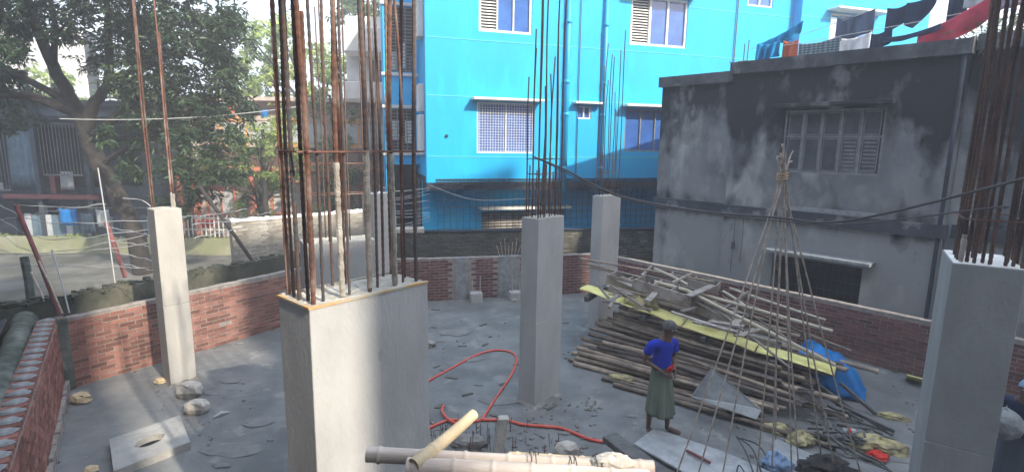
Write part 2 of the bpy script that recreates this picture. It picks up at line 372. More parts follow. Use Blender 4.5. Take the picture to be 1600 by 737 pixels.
# ================================================================== BRICK WALLS
def brick_mesh(name, L, D, H, jit, seed):
    r = random.Random(seed); mb = MB(); P = []
    for x, y, z in [(-1, -1, -1), (1, -1, -1), (1, 1, -1), (-1, 1, -1), (-1, -1, 1), (1, -1, 1), (1, 1, 1), (-1, 1, 1)]:
        P.append((x*(L/2)-x*r.random()*jit, y*D/2+(r.random()-.5)*jit*.5, z*(H/2)-z*r.random()*jit))
    mb.hexa(P); me = bpy.data.meshes.new(name); me.from_pydata(mb.v, [], mb.f); me.update(); return me
def brick_wall(name, label, a, b, h0, h1, mbrick, mmort, th=.22, L=.235, H=.066, G=.013, jit=.006, cat='wall', maxn=300, proud=.006, miss=0., kind=None, zbase=-.02, top_cap=None, skip=None):
    a, b = Vector((a[0], a[1])), Vector((b[0], b[1])); d = b-a; Ln = d.length; ang = math.degrees(math.atan2(d.y, d.x))
    fr = Fr(a, ang)
    mid = (a+b)/2; toward = -mid          # the site side
    if fr.n.xy.dot(Vector((2, 8))-mid) < 0: fr = Fr(a, ang, True)
    root = thing(name, (mid.x, mid.y, 0), label, cat)
    mb = MB(); n = 24
    for i in range(n):
        t0, t1 = Ln*i/n, Ln*(i+1)/n; z = [h0+(h1-h0)*t/Ln for t in (t0, t1)]
        mb.hexa([fr.p(t0, -th, zbase), fr.p(t1, -th, zbase), fr.p(t1, -.006, zbase), fr.p(t0, -.006, zbase), fr.p(t0, -th, z[0]), fr.p(t1, -th, z[1]), fr.p(t1, -.006, z[1]), fr.p(t0, -.006, z[0])])
    mb.build('mortar', mmort, root)
    vars_ = [brick_mesh('brick', L, .10, H, jit, k) for k in range(6)]
    for me in vars_: me.materials.append(mbrick)
    half = [brick_mesh('brick', L/2-G, .10, H, jit, 20+k) for k in range(3)]
    for me in half: me.materials.append(mbrick)
    pl = []; row = 0; z = .012+H/2
    hm = max(h0, h1)
    while z+H/2 < hm+.002:
        t = (L+G)/2 if row % 2 == 0 else 0.0
        if row % 2: pl.append((L/4, z, 1))
        t = (L+G)/2 if row % 2 == 0 else (L+G)
        while t+L/2 < Ln:
            hh = h0+(h1-h0)*t/Ln
            if z+H/2 < hh-.006 and random.random() > miss and not (skip and skip(t, z)): pl.append((t, z, 0))
            t += L+G
        z += H+G; row += 1
    camp = Vector((0, 0, CH)); items = []
    for t, z, hf in pl:
        p = fr.p(t, -.05+proud+(random.random()-.5)*.008, z+(random.random()-.5)*.007+.006*math.sin(t*1.9+z*3)); items.append(((p-camp).length, p, hf))
    items.sort(key=lambda q: q[0])
    vis = [q for q in items]
    rot = math.atan2(fr.e.y, fr.e.x)
    for dist, p, hf in vis[:maxn]:
        o = bpy.data.objects.new('brick', random.choice(half if hf else vars_)); COL.objects.link(o); o.parent = root
        o.location = (p.x-mid.x, p.y-mid.y, p.z); o.rotation_euler = (0, 0, rot+(random.random()-.5)*.012)
    if len(vis) > maxn:
        rest = MB(); Rm = Matrix.Rotation(rot, 3, 'Z')
        for dist, p, hf in vis[maxn:]:
            me = random.choice(half if hf else vars_); rest.add([Rm @ v.co + p for v in me.vertices], [tuple(q.vertices) for q in me.polygons])
        tag(rest.build('brick_courses', mbrick, root), kind='stuff')
    return root, fr, Ln

left_wall, FL, LL = brick_wall('brick_wall', 'long low red brick wall on the left behind the slender left column, partly sunlit', C0, C1, 1.22, 1.28, M['brick'], M['mortar'], miss=.004, th=.13)
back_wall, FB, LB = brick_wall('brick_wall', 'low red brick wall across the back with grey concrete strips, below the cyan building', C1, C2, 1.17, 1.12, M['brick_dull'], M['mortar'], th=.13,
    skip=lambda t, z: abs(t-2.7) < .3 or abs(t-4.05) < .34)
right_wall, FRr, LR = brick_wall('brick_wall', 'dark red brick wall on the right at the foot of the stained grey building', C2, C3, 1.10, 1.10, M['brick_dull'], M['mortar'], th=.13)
near_wall, FN, LN = brick_wall('brick_wall', 'brick wall at lower left with pads of mortar along its top', C0, CN, 1.22, 1.20, M['brick'], M['mortar'], th=.25)
# thin rendered coping on three of them
for root, fr, Ln, h0, h1 in ((left_wall, FL, LL, 1.22, 1.28), (back_wall, FB, LB, 1.17, 1.12), (right_wall, FRr, LR, 1.10, 1.10)):
    mb = MB(); n = 40
    for i in range(n):
        t0, t1 = Ln*i/n, Ln*(i+1)/n; za, zb = h0+(h1-h0)*t0/Ln, h0+(h1-h0)*t1/Ln; k = .012+.012*random.random()
        mb.hexa([fr.p(t0, -.128, za+.001), fr.p(t1, -.128, zb+.001), fr.p(t1, .004, zb+.001), fr.p(t0, .004, za+.001), fr.p(t0, -.12, za+k), fr.p(t1, -.12, zb+k), fr.p(t1, -.008, zb+k), fr.p(t0, -.008, za+k)])
    mb.build('mortar_cap', M['mortar'], root)
# grey concrete strips cast into the back wall
for t, wd in ((2.7, .17), (4.05, .30)):
    mb = MB(); FB.box(mb, t-wd, t+wd, -.1, .014, .0, 1.17); bevel(mb.build('concrete_strip', M['patch'], back_wall))
# corner post of the left wall
mb = MB(); FL.box(mb, -.06, .14, -.2, .035, 0, 1.25); FL.box(mb, -.22, .02, -.12, .03, 1.2, 1.27); bevel(mb.build('concrete_strip', M['moss_top'], left_wall), .012)
# header bricks and mortar pads along the near wall
mv = [brick_mesh('brick', .115, .235, .07, .008, 50+k) for k in range(4)]
for me in mv: me.materials.append(M['brick'])
pads = []
for k in range(3):
    r = random.Random(80+k); mb = MB(); ring = 9
    P = [(.075*math.cos(2*math.pi*i/ring)*(.8+.5*r.random()), .125*math.sin(2*math.pi*i/ring)*(.8+.35*r.random()), 0) for i in range(ring)]
    Q = [(x*.72, y*.78, .016+.012*r.random()) for x, y, z in P]
    mb.add(P+Q+[(0, 0, .034)], [(i, (i+1) % ring, ring+(i+1) % ring, ring+i) for i in range(ring)]+[(ring+i, ring+(i+1) % ring, 2*ring) for i in range(ring)])
    me = bpy.data.meshes.new('mortar_pad'); me.from_pydata(mb.v, [], mb.f); me.materials.append(M['patch']); pads.append(me)
rotn = math.atan2(FN.e.y, FN.e.x); t = .1; k = 0
while t < LN-.1:
    p = FN.p(t, -.12, 1.215+.036); mid = Vector(near_wall['_o'])
    o = bpy.data.objects.new('brick', mv[k % 4]); COL.objects.link(o); o.parent = near_wall; o.location = p-mid; o.rotation_euler = (0, 0, rotn+(random.random()-.5)*.05)
    if k % 2 == 0:
        q = FN.p(t+.03, -.12, 1.215+.072); o = bpy.data.objects.new('mortar_pad', pads[k//2 % 3]); COL.objects.link(o); o.parent = near_wall; o.location = q-mid; o.rotation_euler = (0, 0, rotn+(random.random()-.5)*.3)
    t += .13; k += 1
mb = MB()
for i in range(26): mb.obox(FN.p(.1+i*.2, .02+.015*random.random(), .06+.05*random.random()), FN.e*.12, FN.n*.03, Vector((0, 0, .07+.03*random.random())))
tag(mb.build('mortar_droppings', M['mortar'], near_wall), kind='stuff')

# mossy outer wall with rounded coping beside the near wall, and the iron sheets beyond it
o0, o1 = Vector((-8.25, 8.75)), Vector((-3.0, 2.0))
wd = thing('boundary_wall', (-5.6, 5.4, 0), 'mossy outer wall with thick rounded coping at the far lower left', 'wall')
fr = Fr(o0, math.degrees(math.atan2((o1-o0).y, (o1-o0).x))); LNo = (o1-o0).length
mb = MB(); fr.box(mb, 0, LNo, -.12, .12, -.2, 1.1); mb.build('wall_body', M['moss'], wd)
mb = MB(); pts = [fr.p(LNo*i/40, .012*math.sin(i*1.7), 1.14+.012*math.sin(i*2.3)) for i in range(41)]
mb.tube(pts, [.17+.012*math.sin(i*1.3)+.01*math.sin(i*3.1) for i in range(41)], 14); mb.build('coping', M['moss_top'], wd, smooth=True)
sh = thing('iron_sheet_stack', (-7.6, 6.6, 0), 'dark corrugated iron sheets lying outside the mossy wall at far left edge', 'iron sheets')
for k in range(3):
    mb = MB(); nn = 40; a = fr.p(.2+k*1.6, .2+.04*k, 1.24+.02*k); ex = fr.e*1.7; ey = fr.n*1.3+Vector((0, 0, -.06))
    P = [a+ex*(i/nn)+ey*j+Vector((0, 0, .02*math.cos(i*math.pi/2*1.0)+.0)) for j in (0, 1) for i in range(nn+1)]
    mb.add(P, [(i, i+1, nn+2+i, nn+1+i) for i in range(nn)]); o = mb.build('iron_sheet', M['metalbox'], sh)
    md = o.modifiers.new('thick', 'SOLIDIFY'); md.thickness = .004
    mb = MB(); mb.beam(a+ex*.5+ey*.1-Vector((0, 0, .7)), a+ex*.5+ey*.9-Vector((0, 0, .7)), .1, 1.2); mb.build('support', M['timber_dark'], sh)

# old masonry behind the new brick walls
owall = thing('old_masonry_wall', (-7.6, 12.0, 0), 'low dark mossy masonry wall just behind the left brick wall', 'wall')
mb = MB(); pts = [(-9.3, 7.9, 1.32), (-8.15, 9.3, 1.34), (-7.35, 10.9, 1.32), (-6.5, 12.6, 1.27), (-5.35, 14.3, 1.24), (-4.4, 15.6, 1.24)]
pp = spline(pts, 8)
for i in range(len(pp)-1):
    a, b = pp[i], pp[i+1]; s = Vector((b-a).normalized().cross(Vector((0, 0, 1))))*.34; j1, j2 = .03*math.sin(i*2.1), .03*math.sin((i+1)*2.1)
    mb.hexa([(a.x, a.y, 0), (b.x, b.y, 0), (b.x-s.x, b.y-s.y, 0), (a.x-s.x, a.y-s.y, 0), (a.x, a.y, a.z+j1), (b.x, b.y, b.z+j2), (b.x-s.x, b.y-s.y, b.z+j2-.03), (a.x-s.x, a.y-s.y, a.z+j1-.03)])
mb.build('wall_body', M['moss'], owall)
mb = MB()
for i in range(260):
    q = pp[random.randrange(len(pp)-1)]; q2 = Vector((q.x-.17+random.uniform(-.2, .2), q.y+.12+random.uniform(-.22, .22), q.z-.0+random.uniform(-.02, .02)))
    r = random.uniform(.02, .07); mb.obox(q2, Vector((r, r*.3*random.random(), 0)), Vector((-r*.3, r*.8, 0)), Vector((0, 0, r*.5)))
tag(mb.build('loose_rubble', M['moss'], owall), kind='stuff')

brick_wall('weathered_wall', 'taller grey weathered brick wall end with broken white cap, behind the left brick wall', (-7.25, 13.7), (-4.0, 16.6), 2.12, 2.16, M['brick_pale'], M['brick_pale'], L=.27, H=.085, G=.012, jit=.02, proud=.004, miss=.12)
ww = ROOTS[-1]; fr = Fr((-7.25, 13.7), math.degrees(math.atan2(2.9, 3.25)))
mb = MB()
for i in range(44):
    t = i*.1; mb.hexa([fr.p(t, -.2, 2.12), fr.p(t+.1, -.2, 2.12), fr.p(t+.1, .02, 2.12), fr.p(t, .02, 2.12)]+[fr.p(t+dx, n_, 2.16+.05*random.random()) for dx, n_ in ((0, -.2), (.1, -.2), (.1, .0), (0, .0))])
mb.build('broken_cap', M['white'], ww)
bw = brick_wall('old_brick_wall', 'old blackened brick boundary wall behind the back wall, under the cyan building', (-3.55, 15.05), (5.5, 16.75), 1.66, 1.62, M['brick_old'], M['moss'], L=.25, H=.075, G=.014, jit=.014, miss=.05)[0]
mb = MB(); fr = Fr((-3.55, 15.05), 10.6); fr.box(mb, -.2, 1.05, -.3, .05, 1.66, 1.80); bevel(mb.build('concrete_lintel', M['conctop'], bw), .02)
mb = MB(); fr.box(mb, 1.05, 9.2, -.28, .03, 1.665, 1.70); mb.build('coping', M['shadowy'], bw)
lw = thing('low_roadside_wall', (-13, 19.6, 0), 'low pale mossy wall along the far side of the road', 'wall')
mb = MB(); f2 = Fr((-24, 19.3), 1.0); f2.wall(mb, 0, 18, -.1, .62, [], .2); mb.build('wall_body', M['lowwall'], lw)
mb = MB()
for i in range(700):
    t = random.uniform(0, 17.8); q = f2.p(t, -.1+random.uniform(-.09, .09), .62); h = random.uniform(.03, .11)*(1+.8*math.sin(t*1.7)); a = random.uniform(0, 3.14)
    dx, dy = .035*math.cos(a), .035*math.sin(a); mb.add([q+Vector((-dx, -dy, 0)), q+Vector((dx, dy, 0)), q+Vector((dy*.6, dx*.6, abs(h)))], [(0, 1, 2)])
tag(mb.build('weeds', M['grass'], lw), kind='stuff')

# ================================================================== CYAN APARTMENT BUILDING
cy = thing('apartment_building', (1.5, 19.5, 0), 'bright cyan painted apartment building with white window hoods', 'building')
F = Fr((-2.6, 16.3), 17.0)
wins = [(1.55, 3.42, 3.92, 5.46), (1.60, 3.26, 7.5, 9.0), (4.86, 5.34, 5.04, 5.44), (6.58, 8.35, 4.02, 5.40), (6.62, 8.72, 7.44, 8.95), (11.05, 12.1, 9.0, 10.2)]
mb = MB(); F.wall(mb, 0, 13.05, 3.02, 10.6, wins, .22); cwall = mb.build('wall', M['cyan'], cy)
mb = MB(); F.box(mb, .002, .2, -2.6, -.221, 3.02, 10.6); mb.build('side_wall', M['cyan2'], cy)
F2 = Fr(F.p(13.05, .35, 0).xy, 17.0); mb = MB(); F2.wall(mb, 0, 6, 3.02, 10.6, [(1.3, 3.3, 7.6, 8.95)], .55); mb.build('wall', M['cyan'], cy)
for z in (3.80, 5.585, 7.23, 8.75):
    for fr_, t0, t1 in ((F, 0.01, 13.03), (F2, .01, 5.9)):
        segs = []; t = t0
        hs = [h for h in wins if fr_ is F and h[2]-.02 < z < h[3]+.02]
        for h in sorted(hs): segs.append((t, h[0]-.02)); t = h[1]+.02
        segs.append((t, t1))
        for a, b in segs: mb = MB(); fr_.box(mb, a, b, .0, .010, z, z+.022); mb.build('groove_band', M['groove'], cy)
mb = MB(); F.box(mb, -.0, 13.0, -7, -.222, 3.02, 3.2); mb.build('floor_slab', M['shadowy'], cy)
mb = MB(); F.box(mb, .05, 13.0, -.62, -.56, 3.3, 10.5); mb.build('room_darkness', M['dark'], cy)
mb = MB(); F.box(mb, -.3, 19, -10, -.3, 10.6, 10.75); mb.build('roof', M['conc'], cy)
def window(root, fr, h, cols, mframe, mglass, n=-.06, fw_=.05, grille=None, slats=None, mullion_w=.04, nb=-.10):
    t0, t1, z0, z1 = h
    fo = MB()
    for a in ((t0, t0+fw_, z0, z1), (t1-fw_, t1, z0, z1), (t0+fw_, t1-fw_, z0, z0+fw_), (t0+fw_, t1-fw_, z1-fw_, z1)): fr.box(fo, a[0], a[1], nb-.03, n+.03, a[2], a[3])
    fobj = fo.build('window', mframe, root)
    for i in range(cols):
        a = t0+fw_+(t1-t0-2*fw_)*i/cols; b = t0+fw_+(t1-t0-2*fw_)*(i+1)/cols
        if i: mm = MB(); fr.box(mm, a-mullion_w/2, a+mullion_w/2, nb-.02, n+.02, z0+fw_, z1-fw_); oo = mm.build('mullion', mframe, root); reparent(oo, fobj)
        if slats and i in slats:
            mm = MB(); z = z0+fw_+.03
            while z < z1-fw_-.03:
                mm.obox(fr.p((a+b)/2, nb, z), fr.e*((b-a)/2-.02), fr.n*.03+Vector((0, 0, -.02)), Vector((0, 0, .005))); z += .085
            oo = mm.build('louvre', M['white'], root)
        else:
            mm = MB(); fr.box(mm, a+.012, b-.012, nb-.006, nb+.006, z0+fw_, z1-fw_); oo = mm.build('pane', mglass, root)
        reparent(oo, fobj)
    if grille:
        mm = MB(); nv, nh = grille
        for i in range(1, nv): t = t0+(t1-t0)*i/nv; mm.tube([fr.p(t, .0, z0+.01), fr.p(t, .0, z1-.01)], .007, 4, False)
        for j in range(1, nh): z = z0+(z1-z0)*j/nh; mm.tube([fr.p(t0+.01, .006, z), fr.p(t1-.01, .006, z)], .006, 4, False)
        oo = mm.build('window_grille', M['white'], root); reparent(oo, fobj)
    return fobj
def reparent(o, p):      # both are in the frame of the same root, so no offset is needed
    o.parent = p
def hood(root, fr, t0, t1, z, d=.42, th=.07, mt='white'):
    mm = MB(); fr.box(mm, t0, t1, .0, d, z, z+th); return bevel(mm.build('window_hood', M[mt], root), .01)
window(cy, F, wins[0], 2, M['white'], M['glass'], grille=(22, 19))
window(cy, F, wins[1], 3, M['white'], M['glass'], slats=(0,), fw_=.07)
window(cy, F, wins[2], 2, M['white'], M['glass'], fw_=.04)
window(cy, F, wins[3], 3, M['steel'], M['glass'])
window(cy, F, wins[4], 3, M['white'], M['glass'], slats=(0,), fw_=.07, mullion_w=.07)
window(cy, F, wins[5], 2, M['white'], M['glass'])
window(cy, F2, (1.3, 3.3, 7.6, 8.95), 3, M['white'], M['glass'], slats=(0,))
hood(cy, F, 1.36, 3.58, 5.50); hood(cy, F, 4.68, 5.66, 5.50, .3, .06); hood(cy, F, 6.42, 8.6, 5.47); hood(cy, F, 1.36, 3.58, 9.08)
hood(cy, F, 6.4, 8.9, 9.0); hood(cy, F2, 1.1, 3.5, 9.0, .5)
for t, r in ((4.43, .075), (5.72, .065), (10.64, .02), (4.86, .014)):
    mm = MB(); mm.tube([F.p(t, .03+r, 2.7 if r > .05 else 3.1), F.p(t, .03+r, 10.5)], r, 12)
    if r > .05:
        for z in (3.4, 5.1, 6.1, 7.9, 9.4): mm.tube([F.p(t, .03+r, z), F.p(t, .03+r, z+.12)], r*1.22, 12)
    mm.build('downpipe', M['pipe'] if r > .05 else M['wire_dark'], cy, smooth=True)
mm = MB()
a_, b_, c_ = F.p(.62, .02, 4.43), F.e, Vector((0, 0, 1)); mm.tube([F.p(.60, .0, 4.43), F.p(.62, .05, 4.42)], .045, 8); mm.build('pipe_stub', M['shadowy'], cy)
# recessed ground floor behind a grille
G0 = Fr(F.p(0, -1.0, 0).xy, 17.0)
mb = MB(); G0.wall(mb, .0, 13.0, -.1, 3.019, [(1.95, 3.9, 1.2, 1.95), (4.2, 4.9, 1.3, 2.0)], .2); mb.build('ground_floor_wall', M['cyan2'], cy)
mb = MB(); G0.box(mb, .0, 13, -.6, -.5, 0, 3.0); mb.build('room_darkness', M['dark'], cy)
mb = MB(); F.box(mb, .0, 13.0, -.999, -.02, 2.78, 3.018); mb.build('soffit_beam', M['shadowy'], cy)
for h in ((1.95, 3.9, 1.2, 1.95), (4.2, 4.9, 1.3, 2.0)):
    mb = MB(); z = h[2]+.04
    while z < h[3]: mb.obox(G0.p((h[0]+h[1])/2, -.04, z), G0.e*((h[1]-h[0])/2-.01), G0.n*.03+Vector((0, 0, -.025)), Vector((0, 0, .006))); z += .09
    mb.build('louvre_window', M['timber'], cy)
    hood(cy, G0, h[0]-.12, h[1]+.1, 2.07, .5, .08)
mb = MB()
for i in range(40): t = .3+i*.2; mb.tube([F.p(t, .12, 1.56), F.p(t, .12, 3.02)], .007, 4, False)
for i in range(7): mb.tube([F.p(.3, .13, 1.62+i*.22), F.p(8.1, .13, 1.62+i*.22)], .006, 4, False)
mb.build('security_grille', M['iron'], cy)
mb = MB()
for i in range(66): t = .3+i*.12; mb.tube([F.p(t, .11, 3.02), F.p(t, .04, 3.11)], .010, 4, False)
F.box(mb, .28, 8.2, .10, .14, 3.02, 3.05); F.box(mb, .28, 8.2, .0, .04, 3.10, 3.13); mb.build('grille_rail', M['iron'], cy)
# set back wing on the left: panels and grilled balconies
Wg = Fr(F.p(0, -1.7, 0).xy, 17.0)
mb = MB(); holes = [(-.98, -.08, 6.42, 8.4), (-.98, -.08, 3.92, 5.28), (-.98, -.08, 9.3, 10.4)]
Wg.wall(mb, -1.08, 0.0, 3.5, 10.6, holes, .15); mb.build('balcony_wall', M['cyan2'], cy)
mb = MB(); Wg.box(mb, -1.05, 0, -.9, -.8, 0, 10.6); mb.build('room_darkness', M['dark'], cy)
mb = MB(); Wg.box(mb, -1.09, -.93, -.8, -.16, 0, 10.6); mb.build('side_wall', M['cyan2'], cy)
for z in (8.42, 6.30, 5.30, 3.80):
    mb = MB(); Wg.box(mb, -1.15, .0, -.1, .07, z, z+.09); mb.build('ledge', M['whitewall'], cy)
for h in holes:
    mb = MB(); z = h[2]+.05
    while z < h[3]: mb.tube([Wg.p(h[0], -.03, z), Wg.p(h[1], -.03, z)], .012, 4, False); z += .105
    for t in (h[0]+.3, h[0]+.6): mb.tube([Wg.p(t, -.035, h[2]), Wg.p(t, -.035, h[3])], .014, 4, False)
    mb.build('balcony_grille', M['steel'], cy)
for i, (t, z, wd_, ht) in enumerate([(-.75, 6.5, .22, .55), (-.45, 6.55, .2, .8), (-.2, 6.45, .15, .5), (-.7, 4.3, .3, .6), (-.3, 4.2, .25, .7)]):
    mb = MB(); n_ = 6; P = []
    for k in range(n_+1):
        for zz in (z+ht, z): P.append(Wg.p(t-wd_/2+wd_*k/n_, -.15+.03*math.sin(k*2), zz))
    mb.add(P, [(2*k, 2*k+1, 2*k+3, 2*k+2) for k in range(n_)]); o = mb.build('hanging_cloth', [M['palecloth'], M['white'], M['gcloth'], M['palecloth'], M['white']][i]); o['label'] = None
    del o['label']; md = o.modifiers.new('thick', 'SOLIDIFY'); md.thickness = .008
    tag(o, ['small grey cloth hanging in the upper barred balcony of the cyan building', 'long white cloth in the middle of the upper barred balcony', 'dark grey cloth at the right of the upper barred balcony', 'pale cloth hanging in the lower barred balcony', 'white cloth at the right side of the lower barred balcony'][i], 'laundry', 'clothes hanging in the barred balconies')
# white hoods seen edge on along the side wall
for z0, z1 in ((3.85, 5.05), (5.15, 5.95), (7.3, 8.9)):
    mb = MB(); F.box(mb, -.16, .0, -.95, -.35, z0, z1); bevel(mb.build('window_box', M['whitewall'], cy), .01)

# ================================================================== DARK STAINED BUILDING
dk = thing('stained_building', (8.5, 16.0, 0), 'dark grey rendered building streaked with black algae beside the right brick wall', 'building')
KB = dict(k=1.07, z0=-.294)
D1 = Fr((4.01, 14.98), -48.0, **KB)
D2 = Fr(D1.p(1.95, .16, 0).xy, -48.0, **KB)          # projecting bay: t here = t - 1.95
w_up = (1.16, 2.98, 3.70, 4.97); w_lo = (1.18, 2.90, 1.0, 1.90)
mb = MB(); D1.wall(mb, 0, 1.96, -.1, 5.86, [], .25); mb.build('wall', M['stained'], dk)
mb = MB(); D1.box(mb, .004, .25, -9, -.251, -.1, 5.84); mb.build('side_wall', M['stained'], dk)
mb = MB(); D2.wall(mb, 0, 4.05, -.1, 5.98, [w_up, w_lo], .42); mb.build('wall', M['stained'], dk)
D3 = Fr(D2.p(4.06, -.22, 0).xy, -48.0, **KB); mb = MB(); D3.wall(mb, .0, 9, -.1, 6.0, [(2.2, 3.6, 3.7, 5.0)], .3); mb.build('wall', M['stained'], dk)
window(dk, D3, (2.2, 3.6, 3.7, 5.0), 4, M['steel'], M['glass_dark'])
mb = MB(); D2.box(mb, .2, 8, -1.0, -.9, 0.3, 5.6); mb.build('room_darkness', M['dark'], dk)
mb = MB(); D1.box(mb, .0, 14, -9.0, -.26, 5.55, 5.72); mb.build('roof', M['stained'], dk)
for z0, z1, pr in ((5.66, 5.90, .10),):
    mb = MB(); D1.box(mb, -.06, 1.87, -.2, pr, z0, z1); mb.build('parapet', M['parapet'], dk)
    mb = MB(); D2.box(mb, -.07, 4.10, -.28, pr+.02, 5.80, 6.05); mb.build('parapet', M['parapet'], dk)
    mb = MB(); D3.box(mb, .06, 9, -.28, pr+.06, 5.86, 6.12); mb.build('parapet', M['parapet'], dk)
mb = MB(); D1.box(mb, -.04, 1.88, .0, .09, 2.68, 2.90); mb.build('floor_band', M['band'], dk)
mb = MB(); D2.box(mb, -.08, 4.12, .0, .10, 2.66, 2.90); mb.build('floor_band', M['band'], dk)
mb = MB(); D3.box(mb, .08, 9, .0, .10, 2.66, 2.90); mb.build('floor_band', M['band'], dk)
mb = MB(); D2.box(mb, 1.3, 3.0, .0, .012, 2.905, 3.0); mb.build('render_patch', M['patch'], dk)
def grimy(root, fr, h, cols):
    t0, t1, z0, z1 = h; fo = MB(); k = .045
    for a in ((t0, t0+k, z0, z1), (t1-k, t1, z0, z1), (t0+k, t1-k, z0, z0+k), (t0+k, t1-k, z1-k, z1), (t0+k, t1-k, (z0*.42+z1*.58)-.02, (z0*.42+z1*.58)+.02)): fr.box(fo, a[0], a[1], -.08, -.02, a[2], a[3])
    fobj = fo.build('window', M['steel'], root); zm = z0*.42+z1*.58
    for i in range(cols):
        a = t0+k+(t1-t0-2*k)*i/cols; b = t0+k+(t1-t0-2*k)*(i+1)/cols
        if i: mm = MB(); fr.box(mm, a-.022, a+.022, -.079, -.015, z0+k, z1-k); oo = mm.build('mullion', M['steel'], root); reparent(oo, fobj)
        for c, d in ((z0+k, zm-.02), (zm+.02, z1-k)):
            mm = MB()
            for q in ((a+.03, a+.05, c+.01, d-.01), (b-.05, b-.03, c+.01, d-.01), (a+.05, b-.05, c+.01, c+.03), (a+.05, b-.05, d-.03, d-.01)): fr.box(mm, q[0], q[1], -.07, -.03, q[2], q[3])
            oo = mm.build('sash', M['steel'], root); reparent(oo, fobj)
            mm = MB(); fr.box(mm, a+.04, b-.04, -.055, -.045, c+.02, d-.02); oo = mm.build('pane', M['glass_dark'], root); reparent(oo, fobj)
        if i >= 3:
            mm = MB(); z = z0+.1
            while z < zm-.08: mm.obox(fr.p((a+b)/2, -.042, z), fr.e*((b-a)/2-.06), Vector((0, 0, .016)), fr.n*.002); z += .075
            oo = mm.build('louvre', M['steel'], root); reparent(oo, fobj)
grimy(dk, D2, w_up, 5)
mm = MB(); D2.box(mm, 1.0, 3.12, .0, .30, 5.02, 5.10); bevel(mm.build('window_hood', M['stained'], dk), .01)
mm = MB(); D2.box(mm, 1.06, 3.1, .0, .34, 2.0, 2.07); bevel(mm.build('window_hood', M['patch'], dk), .01)
mm = MB()
for i in range(13): t = w_lo[0]+.13*(i+1); mm.tube([D2.p(t, -.1, 1.0), D2.p(t, -.1, 1.9)], .008, 4, False)
for i in range(4): mm.tube([D2.p(w_lo[0], -.09, 1.1+i*.22), D2.p(w_lo[1], -.09, 1.1+i*.22)], .008, 4, False)
mm.build('window_grille', M['iron'], dk)
mm = MB(); mm.tube([D2.p(4.0, .05, .3), D2.p(4.0, .05, 5.9)], .035, 8); mm.build('downpipe', M['shadowy'], dk)
for k, (t, z0, z1) in enumerate(((.28, 1.35, 2.62), (.48, 1.6, 2.62))):
    mm = MB(); mm.tube(spline([D2.p(t, .03, z1), D2.p(t+.02, .05, (z0+z1)/2), D2.p(t-.01, .03, z0)]), .008, 5)
    if k == 0: mm.obox(D2.p(t+.02, .06, 1.98), D2.e*.035, D2.n*.025, Vector((0, 0, .09)))
    tag(mm.build('hanging_cable', M['wire_dark'], origin=D2.p(t, .03, z0)), ['thin dark cable with a small junction box hanging on the stained wall', 'short thin cable hanging on the stained wall beside the junction box'][k], 'cable')

# unseen block added outside the near wall to dim light from the left
def side_block():
    a, b = Vector((-10.4, 10.1)), Vector((3.4, -8.8)); fr_ = Fr(a, math.degrees(math.atan2((b-a).y, (b-a).x)))
    if fr_.n.dot(Vector((0, 5, 0))-fr_.o) < 0: fr_ = Fr(a, math.degrees(math.atan2((b-a).y, (b-a).x)), True)
    L = (b-a).length; root = thing('shade_block', tuple(fr_.p(L/2, -4, 0)), 'added unseen block along the near left wall that cuts off light from the left', 'building'); hs = [(1.5+3.2*i, 2.9+3.2*i, z, z+1.4) for i in range(6) for z in (1.2, 4.3, 7.4, 10.5)]
    mb = MB(); fr_.wall(mb, 0, L, -.1, 13.5, hs, .25); mb.build('wall', M['blockwall'], root)
    mb = MB(); fr_.box(mb, 0, L, -8, -.252, -.1, 13.2); mb.build('block_core', M['shadowy'], root)
    for h_ in hs: mb = MB(); fr_.box(mb, h_[0], h_[1], -.2, -.18, h_[2], h_[3]); mb.build('window', M['glass_dark'], root)
side_block()
# unseen blocks added behind the camera; they shade the yard around a sun slot
def block(s0, s1, mdist, h, depth, label, mt):
    """block whose face is turned to the site; s = x+y range, mdist metres along the sun's azimuth"""
    P = lambda s, mm_: Vector((s/2+.7071*mm_, s/2-.7071*mm_, 0))
    a, b = P(s0, mdist), P(s1, mdist); fr_ = Fr(a.xy, 45.0); L = (b-a).length
    if fr_.n.dot(Vector((0, 5, 0))-a) < 0: fr_ = Fr(a.xy, 45.0, True)
    root = thing('shade_block', tuple(fr_.p(L/2, -depth/2, 0)), label, 'building')
    hs = []; z = 1.0
    while z < h-2.2:
        t = 1.0
        while t < L-1.6: hs.append((t, t+1.3, z, z+1.35)); t += 2.8
        z += 3.2
    mb = MB(); fr_.wall(mb, 0, L, -.1, h, hs, .25); mb.build('wall', mt, root)
    mb = MB(); fr_.box(mb, .0, L, -depth, -.252, -.1, h-.3); mb.build('block_core', mt, root)
    for h_ in hs: mb = MB(); fr_.box(mb, h_[0], h_[1], -.2, -.18, h_[2], h_[3]); mb.build('window', M['glass_dark'], root)
    z = 3.2
    while z < h: mb = MB(); fr_.box(mb, -.02, L+.02, .0, .06, z-.35, z-.2); mb.build('floor_band', M['conc'], root); z += 3.2
    return root
block(5.3, 17.2, 12.5, 20.8, 8, 'added unseen tall grey block behind the camera on the right, shading the yard', M['whitewall'])
block(2.75, 5.25, 12.5, 15.9, 8, 'added unseen lower block leaving a sun slot between two taller ones behind the camera', M['creamwall'])
block(-14.0, 1.75, 12.5, 24.0, 8, 'added unseen tallest grey block directly behind the camera, shading the left side', M['whitewall'])

